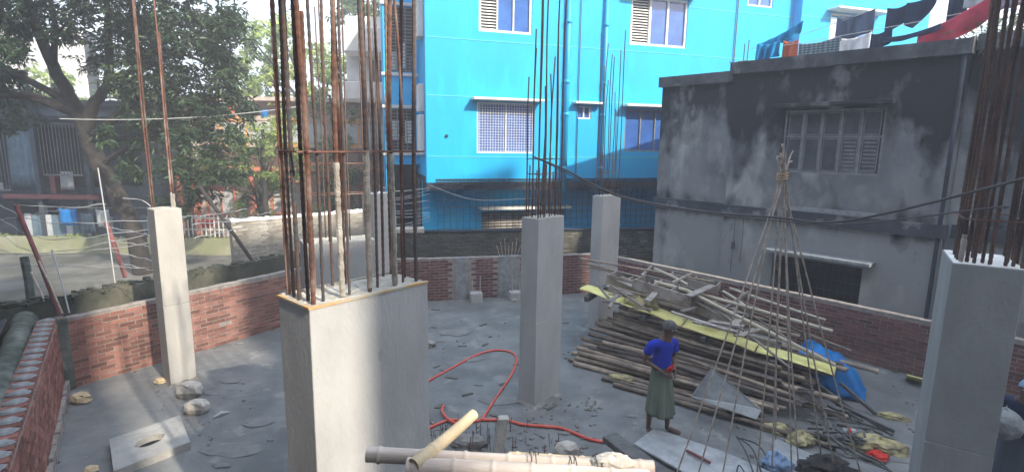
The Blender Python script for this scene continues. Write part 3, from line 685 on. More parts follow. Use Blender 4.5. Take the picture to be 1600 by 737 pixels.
# ================================================================== LEFT BACKGROUND: HOUSES
def X17(px, Y): return (px-800)/840*Y
hs_ = thing('house', (-18.5, 23, 0), 'dark shaded house with barred verandah across the road on the left', 'house')
H = Fr((-24, 21.0), 0.0)
mb = MB(); holes = [(1.2, 3.4, 2.3, 4.6), (4.0, 7.9, 2.3, 4.6), (1.0, 3.0, .1, 1.7), (4.4, 6.2, .1, 1.7), (8.6, 9.6, 2.4, 4.3)]
H.wall(mb, 0, 10.3, -.3, 5.4, holes, .25); mb.build('wall', M['housewall'], hs_)
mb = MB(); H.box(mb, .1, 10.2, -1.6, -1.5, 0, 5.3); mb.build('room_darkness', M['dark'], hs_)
mb = MB(); H.box(mb, 10.02, 10.28, -6, -.251, -.3, 5.4); mb.build('side_wall', M['housewall'], hs_)
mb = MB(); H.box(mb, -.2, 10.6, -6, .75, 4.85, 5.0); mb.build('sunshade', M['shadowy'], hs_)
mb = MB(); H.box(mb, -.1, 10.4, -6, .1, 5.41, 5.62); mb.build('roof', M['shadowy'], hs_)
mb = MB(); H.box(mb, 1.0, 8.4, .0, .8, 1.95, 2.08); mb.build('balcony_slab', M['shadowy'], hs_)
mb = MB(); H.box(mb, 4.8, 8.4, .8, .84, 1.93, 2.10); mb.build('painted_edge', M['redpost'], hs_)
mb = MB(); H.box(mb, 6.35, 6.55, .0, .5, 2.1, 2.8); mb.build('salmon_post', M['redpost'], hs_)
for t in (1.2, 4.1, 6.1, 8.0): mb = MB(); H.box(mb, t-.09, t+.09, .55, .73, .0, 4.84); mb.build('verandah_post', M['housewall'], hs_)
for t0, t1, a, b in ((1.3, 3.9, 2.2, 4.0), (4.3, 5.0, 2.2, 4.7), (6.3, 7.8, 2.8, 4.7)):
    mb = MB(); t = t0
    while t < t1: mb.tube([H.p(t, .65, a), H.p(t, .65, b)], .016, 4, False); t += .13
    H.box(mb, t0, t1, .63, .67, a, a+.05); H.box(mb, t0, t1, .63, .67, b, b+.05); mb.build('railing', M['steel'], hs_)
for i, (t, wd_, z0, z1, mt, lb) in enumerate([(5.35, .95, 2.35, 4.45, 'curtain', 'large blue grey sheet hanging in the verandah of the shaded house'), (7.0, .5, 2.25, 2.95, 'palecloth', 'small pale cloth over the balcony edge of the shaded house'), (4.3, .5, 2.2, 2.5, 'palecloth', 'folded white cloth lying at the left of the shaded balcony')]):
    mb = MB(); n_ = 14; P = []
    for k in range(n_+1):
        for q in range(5): P.append(H.p(t-wd_/2+wd_*k/n_, .45+.04*math.sin(k*1.9+q*.3), z1+(z0-z1)*q/4))
    mb.add(P, [(5*k+q, 5*k+q+1, 5*k+q+6, 5*k+q+5) for k in range(n_) for q in range(4)]); o = mb.build('hanging_cloth', M[mt], smooth=True, origin=H.p(t, .45, z0)); tag(o, lb, 'laundry')
    o.modifiers.new('thick', 'SOLIDIFY').thickness = .01
# washing low by the road
for i, (x, y, wd_, z0, z1, mt, lb) in enumerate([(-16.6, 19.9, .66, 1.02, 1.63, 'tarp', 'bright blue cloth hanging on a line in front of the shaded house'), (-15.35, 19.95, .5, .95, 1.60, 'palecloth', 'pale grey cloth hanging between the blue and purple cloths'),
        (-14.6, 20.0, .62, 1.12, 1.62, 'navy', 'purple cloth hanging beside the tree trunk'), (-16.0, 20.0, .5, .7, 1.45, 'curtain', 'dull blue cloth hanging just right of the bright blue one')]):
    mb = MB(); n_ = 10; P = []
    for k in range(n_+1):
        for q in range(5): P.append((x-wd_/2+wd_*k/n_, y+.03*math.sin(k*1.9+q*.3), z1+(z0-z1)*q/4*(1 if i != 2 else (1-.7*abs(k/n_-.4)))-.04*math.sin(math.pi*k/n_)))
    mb.add(P, [(5*k+q, 5*k+q+1, 5*k+q+6, 5*k+q+5) for k in range(n_) for q in range(4)]); mtt = M[mt]
    if i == 2: mtt = mat('purple_cloth', (.09, .07, .28), (.07, .05, .22), 3)
    o = mb.build('hanging_cloth', mtt, smooth=True, origin=(x, y, z0)); tag(o, lb, 'laundry'); o.modifiers.new('thick', 'SOLIDIFY').thickness = .01
mb = MB(); mb.tube(sag((-18.6, 19.95, 1.72), (-13.2, 20.0, 1.70), .06), .008, 4); tag(mb.build('washing_line', M['wire'], origin=(-18.6, 19.95, 1.7)), 'washing line with blue and purple cloths in front of the shaded house', 'washing line')
bp = thing('plank_fence', (-16.3, 20.35, 0), 'grey board fence behind the hanging cloths at the roadside', 'fence')
for i in range(22):
    mb = MB(); x = -18.5+i*.26; mb.box(x-.12, x+.12, 20.3, 20.34, .3, 1.25+.12*random.random()); mb.build('board', M['curtain'] if i % 3 else M['palecloth'], bp)

rh = thing('house', (-9.0, 24.5, 0), 'salmon and cream house with orange framed balcony behind the sunlit trees', 'house')
Q = Fr((-14.2, 22.6), 4.0)
mb = MB(); holes = [(1.25, 2.45, 1.0, 2.25), (3.9, 5.3, 1.1, 2.5), (5.9, 7.0, .2, 2.5), (2.8, 3.6, 3.6, 4.7), (4.4, 5.9, 3.5, 4.9), (7.6, 8.8, 3.4, 4.9), (7.6, 8.8, 1.0, 2.4)]
Q.wall(mb, 0, 9.6, -.3, 5.8, holes, .25); mb.build('wall', M['creamwall'], rh)
mb = MB(); Q.box(mb, .1, 9.5, -1.7, -1.6, 0, 5.7); mb.build('room_darkness', M['shadowy'], rh)
mb = MB(); Q.box(mb, -.2, 9.9, -6, .6, 5.8, 5.95); mb.build('roof', M['creamwall'], rh)
mb = MB(); Q.box(mb, 0, 9.6, .0, 1.0, 3.0, 3.12); mb.build('balcony_slab', M['salmon'], rh)
for h in ((1.25, 2.45, 1.0, 2.25), (3.9, 5.3, 1.1, 2.5), (7.6, 8.8, 1.0, 2.4)): window(rh, Q, h, 2, M['salmon'], M['palecloth'], fw_=.08, n=.02, nb=-.03)
for i in range(6):
    t = 2.4+i*1.1; mb = MB(); Q.box(mb, t, t+1.1, .92, 1.0, 3.95, 4.05); Q.box(mb, t, t+1.1, .92, 1.0, 5.0, 5.12); Q.box(mb, t, t+.08, .92, 1.0, 4.05, 5.0); Q.box(mb, t+.08, t+1.1, .94, .97, 4.05, 5.0)
    mb.build('balcony_panel', M['orange'] if i % 2 == 0 else M['creamwall'], rh)
    mb = MB(); Q.box(mb, t+.16, t+1.02, .975, 1.01, 4.15, 4.9); mb.build('panel_infill', M['palecloth'], rh)
for t in (.35, 1.05, 3.3, 5.5, 7.2): mb = MB(); Q.box(mb, t, t+.2, .5, .72, -.2, 3.0); mb.build('column', M['salmon'], rh)
for z in (2.55, 2.72, 2.9):
    mb = MB(); Q.box(mb, 3.6, 7.4, .74, .78, z, z+.06); mb.build('red_rail', M['salmon'], rh)
for i, (t, n_, z, r, h, lb, mt) in enumerate([(2.95, .96, 5.12, .2, .42, 'pink flower pot standing on the orange balcony rail', 'salmon'), (4.2, .96, 5.12, .16, .3, 'blue bucket on the orange balcony rail', 'tarp')]):
    c = Q.p(t, n_, z); mb = MB(); mb.tube([c, c+Vector((0, 0, h*.85)), c+Vector((0, 0, h))], [r*.7, r, r*1.1], 12); tag(mb.build('flower_pot', M[mt], origin=c), lb, 'flower pot')
for i, (t, n_, z, lb) in enumerate([(2.4, 2.0, 3.05, 'red plastic basin hanging among the leaves before the salmon house'), (1.2, 1.8, 1.1, 'red plastic tub by the foot of the salmon house'), (2.1, 1.9, .85, 'small red bucket by the white railing')]):
    c = Q.p(t, n_, z); mb = MB(); mb.tube([c, c+Vector((0, 0, .2)), c+Vector((0, 0, .25))], [.2, .30, .33], 12); tag(mb.build('basin', M['red'], origin=c), lb, 'basin')
wr = thing('railing_fence', (-10, 20.6, 0), 'white barred railing fence beyond the low roadside wall', 'fence')
mb = MB(); x = -13.6
for z in (1.2, .75): mb = MB(); mb.box(-13.7, -6.0, 20.6, 20.64, z, z+.05); mb.build('rail', M['white'], wr)
while x < -6.1: mb = MB(); mb.box(x, x+.035, 20.57, 20.60, .5, 1.35); mb.build('bar', M['white'], wr); x += .17

md_ = thing('apartment_building', (-5.2, 27, 0), 'white and brown balconied building seen behind the rebar, left of the cyan one', 'building')
V = Fr((-7.4, 24.6), 6.0)
mb = MB(); holes = [(1.0, 2.2, 6.75, 7.8), (.6, 2.4, 3.9, 5.9)]
V.wall(mb, 0, 5, -.1, 9.6, holes, .25); mb.build('wall', M['whitewall'], md_)
mb = MB(); V.box(mb, .2, 4.9, -1, -.9, 0, 9.4); mb.build('room_darkness', M['timber_dark'], md_)
for z0, z1, mt in ((7.9, 8.9, 'whitewall'), (5.75, 6.7, 'whitewall'), (3.7, 4.4, 'whitewall')):
    mb = MB(); V.box(mb, .1, 2.9, .0, 1.4, z0, z1); bevel(mb.build('balcony', M[mt], md_), .03)
mb = MB(); V.box(mb, .5, 1.1, .02, .9, 4.6, 5.74); mb.build('brown_shutter', M['timber'], md_)
mb = MB(); V.box(mb, 1.2, 1.9, -.2, -.15, 6.9, 7.8); mb.build('window', M['glass'], md_)
mb = MB(); t = .15
while t < 2.9: mb.tube([V.p(t, 1.35, 4.4), V.p(t, 1.35, 5.2)], .02, 4, False); t += .16
V.box(mb, .1, 2.9, 1.33, 1.37, 5.2, 5.25); mb.build('railing', M['steel'], md_)
sk = thing('apartment_building', (-30, 48, 0), 'pale tall building glimpsed through the canopy at upper left', 'building')
mb = MB(); Fr((-46, 40), -8.0).wall(mb, 0, 17, -.3, 11.5, [(i*2.6+1, i*2.6+2.3, z, z+1.4) for i in range(6) for z in (1.2, 4.3, 7.4)], .3); mb.build('wall', M['whitewall'], sk)
mb = MB(); Fr((-46, 40), -8.0).box(mb, 0, 17, -1.2, -1, 0, 11.3); mb.build('room_darkness', M['shadowy'], sk)

# ================================================================== TREES
def leaves(clusters, per, L, W, seed, droop=.35):
    """clusters: Nx3 whorl centres -> one mesh of folded leaves, two triangles each"""
    r = np.random.default_rng(seed); N = len(clusters)*per
    C = np.repeat(np.array(clusters), per, 0); th = r.uniform(0, 2*np.pi, N); el = r.normal(-droop, .45, N)
    d = np.stack([np.cos(th)*np.cos(el), np.sin(th)*np.cos(el), np.sin(el)], 1)
    s = np.cross(d, r.normal(0, 1, (N, 3))); s /= np.linalg.norm(s, axis=1)[:, None]
    ln = (L*r.uniform(.6, 1.25, N))[:, None]; wd_ = (W*r.uniform(.7, 1.2, N))[:, None]
    b = C+d*ln*.12+r.normal(0, L*.12, (N, 3)); n_ = np.cross(d, s)
    v = np.stack([b, b+d*ln*.45+s*wd_+n_*wd_*.35, b+d*ln+np.array([0, 0, -.12])*ln, b+d*ln*.45-s*wd_+n_*wd_*.35], 1).reshape(-1, 3)
    return v, N
def leaf_obj(name, v, N, mt, parent):
    off = np.array(parent['_o']); v = v-off
    me = bpy.data.meshes.new(name); me.vertices.add(4*N); me.vertices.foreach_set('co', v.astype(np.float32).ravel())
    me.loops.add(6*N); base = np.arange(N)[:, None]*4
    me.loops.foreach_set('vertex_index', (base+np.array([0, 1, 2, 0, 2, 3])).astype(np.int32).ravel())
    me.polygons.add(2*N); me.polygons.foreach_set('loop_start', (np.arange(2*N)*3).astype(np.int32)); me.polygons.foreach_set('loop_total', np.full(2*N, 3, np.int32))
    me.materials.append(mt); me.update(); me.validate()
    o = bpy.data.objects.new(name, me); COL.objects.link(o); o.parent = parent; return o
def clump_points(blobs, dens, seed, shell=.55):
    r = np.random.default_rng(seed); out = []
    for (x, y, z, rad) in blobs:
        n_ = int(dens*rad*rad)
        for k in range(max(2, n_//14)):      # leafy twigs: tight groups with gaps between
            d = r.normal(0, 1, 3); d /= np.linalg.norm(d); c = np.array([x, y, z])+d*rad*np.array([1, .9, .75])*r.uniform(shell, 1.0)
            out.append(c+r.normal(0, .17, (14, 3))*rad**.3)
    return np.concatenate(out)
def limb(mb, pts, r0, r1, seg=9):
    p = spline(pts, 6); n_ = len(p); mb.tube([q+Vector((.02*math.sin(i*1.7), .02*math.cos(i*2.3), 0)) for i, q in enumerate(p)], [r0+(r1-r0)*i/(n_-1) for i in range(n_)], seg)
big = thing('mango_tree', (-11.7, 16.4, 0), 'large dark leafy tree with a leaning forked trunk at upper left', 'tree')
mb = MB(); limb(mb, [(-11.7, 16.6, -.2), (-11.9, 16.7, 1.3), (-12.5, 16.9, 2.5), (-13.05, 17, 3.5), (-13.3, 17, 4.4)], .27, .23, 12); mb.build('trunk', M['bark'], big, smooth=True)
for pts, a, b in [([(-13.2, 17, 4.2), (-13.6, 17, 5.3), (-14.0, 16.8, 6.6), (-14.3, 16.5, 8.6), (-14.6, 16, 11)], .24, .07), ([(-13.3, 17, 4.4), (-12.9, 16.9, 5.2), (-12.3, 16.8, 5.9), (-11.9, 16.5, 7.4), (-11.5, 16, 9.5)], .20, .06),
        ([(-13.1, 17, 4.1), (-12.2, 17, 5.0), (-11.4, 16.8, 5.5), (-11.1, 16.4, 6.6), (-10.6, 15.6, 8)], .15, .04), ([(-13.4, 17, 4.9), (-14.6, 16.8, 5.4), (-15.8, 16.4, 5.5), (-17.5, 16, 5.9)], .17, .06),
        ([(-13.5, 17, 5.2), (-14.8, 16.6, 6.0), (-16, 16, 6.6), (-17, 15.6, 7.6)], .12, .04), ([(-12.2, 16.8, 6.0), (-10.8, 16.4, 6.3), (-9.6, 16, 6.6), (-8.6, 15.6, 6.3)], .09, .03), ([(-12.9, 17, 3.4), (-11.8, 16.6, 3.9), (-10.6, 16.2, 3.8), (-9.8, 15.9, 3.3)], .08, .025),
        ([(-13.9, 16.8, 6.3), (-13.2, 16.2, 7.6), (-12.9, 15.5, 9.2)], .1, .03)]:
    mb = MB(); limb(mb, pts, a, b); mb.build('branch', M['bark'], big, smooth=True)
bb = []
for px, py, Y, r in [(30, 25, 16, 1.2), (110, 15, 16, 1.2), (190, 20, 15.5, 1.2), (265, 30, 15.5, 1.3), (335, 45, 15.5, 1.2), (330, 110, 16, 1.2), (265, 105, 16, 1.1), (235, 160, 17, .8), (290, 165, 16, 1.1), (350, 170, 16, .9), (205, 90, 17.5, .7),
        (20, 95, 16.5, .8), (10, 60, 15, .9), (-60, 120, 16, 1.6), (-60, 20, 16, 1.8), (60, -60, 16, 1.6), (200, -60, 16, 1.6), (340, -50, 16, 1.4), (290, 230, 15.2, .75), (335, 270, 15.2, .75), (275, 275, 15.4, .65), (350, 225, 15.6, .7), (360, 85, 16.5, .5),
        (30, 175, 18.5, .9), (90, 150, 19, .6), (240, 225, 16.5, .6), (20, 140, 17, .7), (60, 60, 17, .5), (140, 60, 16, .6), (380, 130, 16.5, .6), (230, 120, 16, 1.0), (300, 60, 16, 1.2), (160, 100, 17.5, .45), (310, 215, 16, .8), (255, 190, 16.5, .8), (270, 320, 15.6, .45), (310, 310, 15.6, .5), (150, -170, 13.5, 1.6), (260, -150, 13.5, 1.6), (60, -200, 14, 1.7), (330, -190, 13.5, 1.5), (215, 250, 15.6, .5), (185, 215, 15.4, .35)]:
    bb.append((X17(px, Y), Y, 4.2+(217-py)/840*Y, r))
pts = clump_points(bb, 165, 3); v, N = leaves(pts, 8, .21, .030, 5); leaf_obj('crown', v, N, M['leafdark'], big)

def tree(label, name, base, h, blobs, mt, dens, seed, L=.17, W=.026, tr=.14, per=8):
    t = thing(name, base, label, 'tree'); b = Vector(base); mb = MB()
    top = Vector((sum(q[0] for q in blobs)/len(blobs), sum(q[1] for q in blobs)/len(blobs), h))
    limb(mb, [b, b.lerp(top, .4)+Vector((.15, 0, 0)), b.lerp(top, .75), top], tr, tr*.35); mb.build('trunk', M['bark'], t, smooth=True)
    for q in blobs[:7]:
        mb = MB(); s_ = b.lerp(top, .45+.3*random.random()); limb(mb, [s_, s_.lerp(Vector(q[:3]), .5)+Vector((0, 0, .2)), Vector(q[:3])], tr*.4, tr*.12, 6); mb.build('branch', M['bark'], t, smooth=True)
    v, N = leaves(clump_points(blobs, dens, seed), per, L, W, seed+1); leaf_obj('crown', v, N, mt, t); return t
P3 = lambda L_: [(X17(px, Y), Y, 4.2+(220-py)/840*Y, r) for px, py, Y, r in L_]
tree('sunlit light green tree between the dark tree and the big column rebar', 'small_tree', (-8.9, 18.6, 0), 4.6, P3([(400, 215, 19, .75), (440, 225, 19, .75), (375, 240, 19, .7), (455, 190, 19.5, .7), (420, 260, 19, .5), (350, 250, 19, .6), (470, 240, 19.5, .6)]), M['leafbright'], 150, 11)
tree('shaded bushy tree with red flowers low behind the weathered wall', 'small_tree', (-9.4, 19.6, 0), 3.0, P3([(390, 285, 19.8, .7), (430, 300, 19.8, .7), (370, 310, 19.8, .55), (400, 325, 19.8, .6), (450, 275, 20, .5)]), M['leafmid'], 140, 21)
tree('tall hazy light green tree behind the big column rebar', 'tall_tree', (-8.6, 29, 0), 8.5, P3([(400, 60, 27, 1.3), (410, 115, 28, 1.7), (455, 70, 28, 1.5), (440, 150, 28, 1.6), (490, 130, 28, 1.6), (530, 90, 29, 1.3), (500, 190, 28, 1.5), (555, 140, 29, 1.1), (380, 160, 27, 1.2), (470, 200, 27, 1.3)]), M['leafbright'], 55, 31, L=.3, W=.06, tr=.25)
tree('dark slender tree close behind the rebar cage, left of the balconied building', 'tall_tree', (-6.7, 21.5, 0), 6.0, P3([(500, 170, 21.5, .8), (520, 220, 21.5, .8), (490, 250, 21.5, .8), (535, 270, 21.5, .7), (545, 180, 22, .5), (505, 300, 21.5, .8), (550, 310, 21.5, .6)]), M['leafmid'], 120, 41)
tree('tree showing above the balconied building beside the cyan wing', 'tall_tree', (-7.0, 33, 0), 11, P3([(580, 20, 32, 1.4), (600, 40, 32, 1.2), (560, 30, 32, 1.1), (590, -20, 32, 1.6)]), M['leafmid'], 60, 51, L=.3, W=.06, tr=.25)
tree('pale green tree seen through the dark canopy gaps', 'tall_tree', (-21, 30, 0), 8, P3([(120, 150, 29, 1.5), (170, 160, 29, 1.5), (210, 150, 30, 1.2), (235, 180, 29, 1.4), (290, 210, 29, 1.6), (330, 240, 28, 1.4)]), M['leafbright'], 55, 61, L=.3, W=.06, tr=.25)
tree('dark bushy tree rising behind the shaded house', 'tall_tree', (-27, 27, 0), 7, P3([(-40, 130, 26, 2.2), (20, 170, 26, 1.2), (-90, 60, 26, 2.2), (10, 210, 24, 1.2)]), M['leafmid'], 60, 71, L=.26, W=.05, tr=.25)

# ================================================================== CONCRETE COLUMNS WITH STARTER BARS
def rebar_path(p, z0, z1, seed, bend=.02, lean=(0, 0)):
    r = random.Random(seed); n_ = max(4, int((z1-z0)/.45)); a, b, c, d = (r.uniform(-1, 1) for _ in range(4)); out = []
    for i in range(n_+1):
        t = i/n_; z = z0+(z1-z0)*t
        out.append((p[0]+lean[0]*t+bend*(a*math.sin(2.3*t*3+b)*t), p[1]+lean[1]*t+bend*(c*math.sin(2.0*t*3+d)*t), z))
    return out
def ribbed(mb, path, r, seg=7, step=.028, amp=.14):
    """deformed bar: rings alternate between root and rib"""
    P = [Vector(q) for q in path]; out = []; rad = []
    for i in range(len(P)-1):
        L = (P[i+1]-P[i]).length; k = max(1, int(L/step))
        for j in range(k): out.append(P[i].lerp(P[i+1], j/k)); rad.append(r*(1+(amp if len(rad) % 2 else -amp*.5)))
    out.append(P[-1]); rad.append(r); return mb.tube(out, rad, seg)
def column(label, c, s1, s2, H, joint, bars, mt='conc', deg=48.0, ztop=(6.0, 6.4), r=.010, tiez=None, rib=False, rim=False, barmat='rebar', top='conctop', group=None):
    e1 = Vector((math.cos(R(deg)), math.sin(R(deg)), 0)); e2 = Vector((-math.sin(R(deg)), math.cos(R(deg)), 0)); c = Vector((c[0], c[1], 0))
    root = thing('concrete_column', tuple(c+e1*s1/2+e2*s2/2), label, 'column', group)
    P = lambda a, b, z: c+e1*a+e2*b+Vector((0, 0, z))
    def prism(mb, o, z0, z1, sub=1, j=0):
        return mb.hexa([P(-o, -o, z0), P(s1+o, -o, z0), P(s1+o, s2+o, z0), P(-o, s2+o, z0), P(-o, -o, z1), P(s1+o, -o, z1), P(s1+o, s2+o, z1), P(-o, s2+o, z1)])
    mb = MB(); prism(mb, .004, -.05, joint); bevel(mb.build('lower_shaft', M[mt], root), .008, 2)
    mb = MB(); mb.hexa([P(-.002, .003, joint+.002), P(s1+.002, -.004, joint+.002), P(s1, s2, joint+.002), P(-.003, s2+.003, joint+.002), P(.002, .0, H), P(s1+.003, .004, H), P(s1, s2, H), P(0, s2, H)])
    bevel(mb.build('upper_shaft', M[mt], root), .008, 2)
    # rough top
    nn = 14; mb = MB(); V_ = [P(.012+(s1-.024)*i/nn, .012+(s2-.024)*j/nn, H+.002+.012*random.random()*(0 < i < nn and 0 < j < nn)) for j in range(nn+1) for i in range(nn+1)]
    mb.add(V_, [(j*(nn+1)+i, j*(nn+1)+i+1, (j+1)*(nn+1)+i+1, (j+1)*(nn+1)+i) for j in range(nn) for i in range(nn)]); mb.build('rough_top', M[top], root)
    if rim:
        mb = MB()
        for (a0, b0, a1, b1) in ((-.006, -.006, s1+.006, .02), (-.006, .02, .02, s2+.006)): mb.hexa([P(a0, b0, H-.008), P(a1, b0, H-.008), P(a1, b1, H-.008), P(a0, b1, H-.008), P(a0, b0, H+.009), P(a1, b0, H+.009), P(a1, b1, H+.009), P(a0, b1, H+.009)])
        mb.build('stained_rim', M['rim'], root)
        mb = MB(); mb.hexa([P(.02, s2-.02, H), P(s1, s2-.02, H), P(s1, s2+.004, H), P(.02, s2+.004, H), P(.02, s2-.02, H+.016), P(s1, s2-.02, H+.02), P(s1, s2+.004, H+.018), P(.02, s2+.004, H+.016)]); mb.build('laitance_edge', M['conctop'], root)
    # mortar fillet where the column meets the floor
    mb = MB(); k = 28; ring = []
    for i in range(k):
        t = i/k*4; s = int(t); u = t-s; q = [(-1+2*u, -1), (1, -1+2*u), (1-2*u, 1), (-1, 1-2*u)][s]; w_ = random.uniform(.02, .07)
        ring.append((P(s1/2+q[0]*(s1/2+.003), s2/2+q[1]*(s2/2+.003), random.uniform(.025, .06)), P(s1/2+q[0]*(s1/2+w_), s2/2+q[1]*(s2/2+w_), -.01)))
    for i in range(k): a, b = ring[i], ring[(i+1) % k]; mb.add([a[0], b[0], b[1], a[1]], [(0, 3, 2, 1)])
    mb.build('mortar_fillet', M['rubble'], root)
    for i, bspec in enumerate(bars):
        a, b = bspec[0], bspec[1]; zt = bspec[2] if len(bspec) > 2 and bspec[2] else random.uniform(*ztop); rr = bspec[3] if len(bspec) > 3 and bspec[3] else r
        bm = bspec[4] if len(bspec) > 4 else barmat
        q = P(a, b, 0); path = rebar_path((q.x, q.y), H-.05, zt, hash((round(c.x*100), i)) % 99991, .028 if not rib else .03)
        mb = MB(); (ribbed(mb, path, rr) if rib else mb.tube(path, rr, 6)); mb.build('rebar', M[bm], root, smooth=not rib)
        if len(bspec) > 5:      # cement paste caught on the bar
            z0, z1 = bspec[5]; mb = MB(); pp = [Vector(p_) for p_ in path]; out = []; z = z0
            while z < z1:
                for i2 in range(len(pp)-1):
                    if pp[i2].z <= z <= pp[i2+1].z: out.append(pp[i2].lerp(pp[i2+1], (z-pp[i2].z)/(pp[i2+1].z-pp[i2].z))); break
                z += .03
            if len(out) > 3: mb.tube(out, [rr*(1.12+.45*random.random()) for _ in out], 8); mb.build('cement_crust', M['rebar_cem'], root)
    if tiez:
        for z, ov, tr_ in tiez:
            w_ = .045; pts = [P(w_-ov, w_, z), P(s1-w_+ov, w_, z+.004), P(s1-w_, s2-w_, z), P(w_, s2-w_, z), P(w_, w_-ov, z+.006)]
            mb = MB(); mb.tube(pts, tr_, 6); mb.build('stirrup', M['rebar'], root)
    return root, P
def perim(s1, s2, n1, n2, ins=.055):
    L = []
    for i in range(n1): a = ins+(s1-2*ins)*i/(n1-1); L += [(a, ins), (a, s2-ins)]
    for j in range(1, n2-1): b = ins+(s2-2*ins)*j/(n2-1); L += [(ins, b), (s1-ins, b)]
    return L
# the big one in front
HA = 3.08
bars = [(.07, .07, 6.3, .0165, 'rebar'), (.29, .06, 6.3, .0165, 'rebar', (3.1, 4.08)), (.52, .06, 6.3, .0165, 'rebar_dark', (3.12, 4.15)), (.75, .06, 6.3, .0165, 'rebar', (3.1, 4.12)), (.97, .07, 6.3, .0155, 'rebar_dark'),
        (.055, .24, 6.3, .015, 'rebar_dark'), (.06, .41, 6.3, .0155, 'rebar'), (.26, .41, 4.98+.12, .0155, 'rebar'), (.52, .41, 6.3, .015, 'rebar'), (.75, .41, 6.3, .015, 'rebar'), (.97, .41, 6.3, .015, 'rebar'), (.98, .24, 6.3, .0145, 'rebar_dark'),
        (.15, .08, 5.6, .011, 'rebar_dark'), (.06, .33, 6.3, .012, 'rebar_thin'), (.41, .40, 6.3, .011, 'rebar_thin'), (.63, .12, 6.3, .011, 'rebar_thin'), (.18, .36, 6.3, .013, 'rebar'), (.36, .08, 6.3, .010, 'rebar_dark'), (.88, .40, 6.3, .012, 'rebar_thin'), (.86, .10, 5.35, .010, 'rebar'), (.08, .16, 6.3, .013, 'rebar_brown')]
colA, PA = column('large wide concrete column in the foreground with orange stained top edge', (-1.37, 3.51), 1.03, .455, HA, 1.25, bars, mt='conc', deg=48.4, rib=True, rim=True, tiez=[(4.13, .06, .008)])
column('broad concrete column partly hidden behind the large foreground column', (-2.36, 5.98), .82, .36, 3.05, 1.40, perim(.82, .36, 4, 2), mt='conc', deg=28, ztop=(5.6, 6.6), r=.008, barmat='rebar_thin', tiez=[(3.95, .03, .006), (3.6, .02, .005)])
colL, PL = column('slender pale concrete column standing against the left brick wall', (-5.86, 8.72), .40, .40, 3.06, 1.42, [(.05, .30, 7.4, .014, 'rebar'), (.09, .33, 7.3, .014, 'rebar'), (.30, .10, 7.5, .014, 'rebar', (3.06, 3.35)), (.34, .13, 5.9, .014, 'rebar', (3.06, 3.3))], mt='concwarm')
colC, PC = column('tall grey concrete column in the middle, beside the red hose', (.40, 8.12), .66, .34, 3.08, 1.42, [(a, b, zt) for (a, b), zt in zip(perim(.66, .34, 5, 3, .05), [6.9, 5.2, 6.7, 5.9, 5.5, 6.9, 6.9, 5.1, 7.2, 5.3, 5.6, 7])], mt='conc', r=.0125, barmat='rebar_thin', tiez=[(3.75, .03, .006), (3.98, .04, .006)])
for a, b in perim(.66, .34, 4, 2, .075): q = PC(a, b, 0); mb = MB(); mb.tube([(q.x, q.y, 3.0), (q.x+.01, q.y, 3.75+.2*random.random())], .011, 6); mb.build('lap_bar', M['rebar_thin'], colC)
column('farthest concrete column, standing between the large column rebar and the cyan wing', (-3.0, 11.55), .52, .34, 3.1, 1.42, perim(.52, .34, 4, 2), mt='concwarm', deg=60, ztop=(5.2, 7.2), r=.009, barmat='rebar_thin', top='white')
column('concrete column at the back, half hidden by the stack of bamboo', (2.02, 11.98), .66, .30, 3.08, 1.42, [(a, b, zt) for (a, b), zt in zip(perim(.66, .30, 4, 3, .05), [5.6, 6.6, 6.1, 6.4, 5.0, 6.2, 6.7, 5.4, 5.9, 6.3])], mt='conc', deg=42, r=.0105, barmat='rebar_thin', tiez=[(3.6, .02, .005)])
barsR = [(a, b, 6.6, .017, 'rebar_brown') for a, b in [(.07, .07), (.12, .10), (.29, .08), (.52, .07), (.55, .12)]]+[(a, b, 6.6, .015, 'rebar_brown') for a, b in [(.17, .06), (.24, .12), (.40, .07), (.45, .3), (.06, .18), (.46, .10), (.06, .3), (.07, .52), (.11, .74), (.3, .74), (.5, .74), (.52, .5), (.52, .3), (.2, .40)]]
barsR[0] = barsR[0]+((3.1, 3.42),)
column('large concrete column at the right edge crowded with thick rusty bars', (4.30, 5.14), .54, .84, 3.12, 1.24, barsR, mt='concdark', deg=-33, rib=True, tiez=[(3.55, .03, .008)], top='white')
for i, (x, y) in enumerate([(-2.0, 14.25)]): pass
# two short column stubs by the back wall, and the upright bars on the wall
for i, (x, y, lb) in enumerate([(.12, 14.25, 'short concrete column stub at the foot of the back wall, left of the middle column'), (-.95, 14.1, 'low concrete stub at the foot of the back wall below the left concrete strip')]):
    t = thing('column_stub', (x, y, 0), lb, 'column stub'); mb = MB(); mb.obox((x, y, .1), Vector((.16, .03, 0)), Vector((-.03, .14, 0)), Vector((0, 0, .14))); bevel(mb.build('stub', M['conc'], t), .01)
    for dx, dy in ((-.1, -.08), (.1, -.06), (-.09, .09), (.1, .1)):
        mb = MB(); mb.tube([(x+dx, y+dy, .2), (x+dx*1.1, y+dy, .55+.2*random.random())], .009, 5); mb.build('rebar', M['rebar_pale'], t)
t = thing('bar_cluster', tuple(FB.p(4.05, -.08, 1.15)), 'cluster of short pale bent bars rising from the concrete strip on the back wall', 'rebar')
for k in range(7):
    q = FB.p(4.05-.25+.08*k, -.08, 1.13); mb = MB(); mb.tube([q, q+Vector((.02*(k-3), 0, .2)), q+Vector((.035*(k-3), 0, .32+.1*(k % 3)))], .010, 5); mb.build('bar', M['rebar_pale'], t)

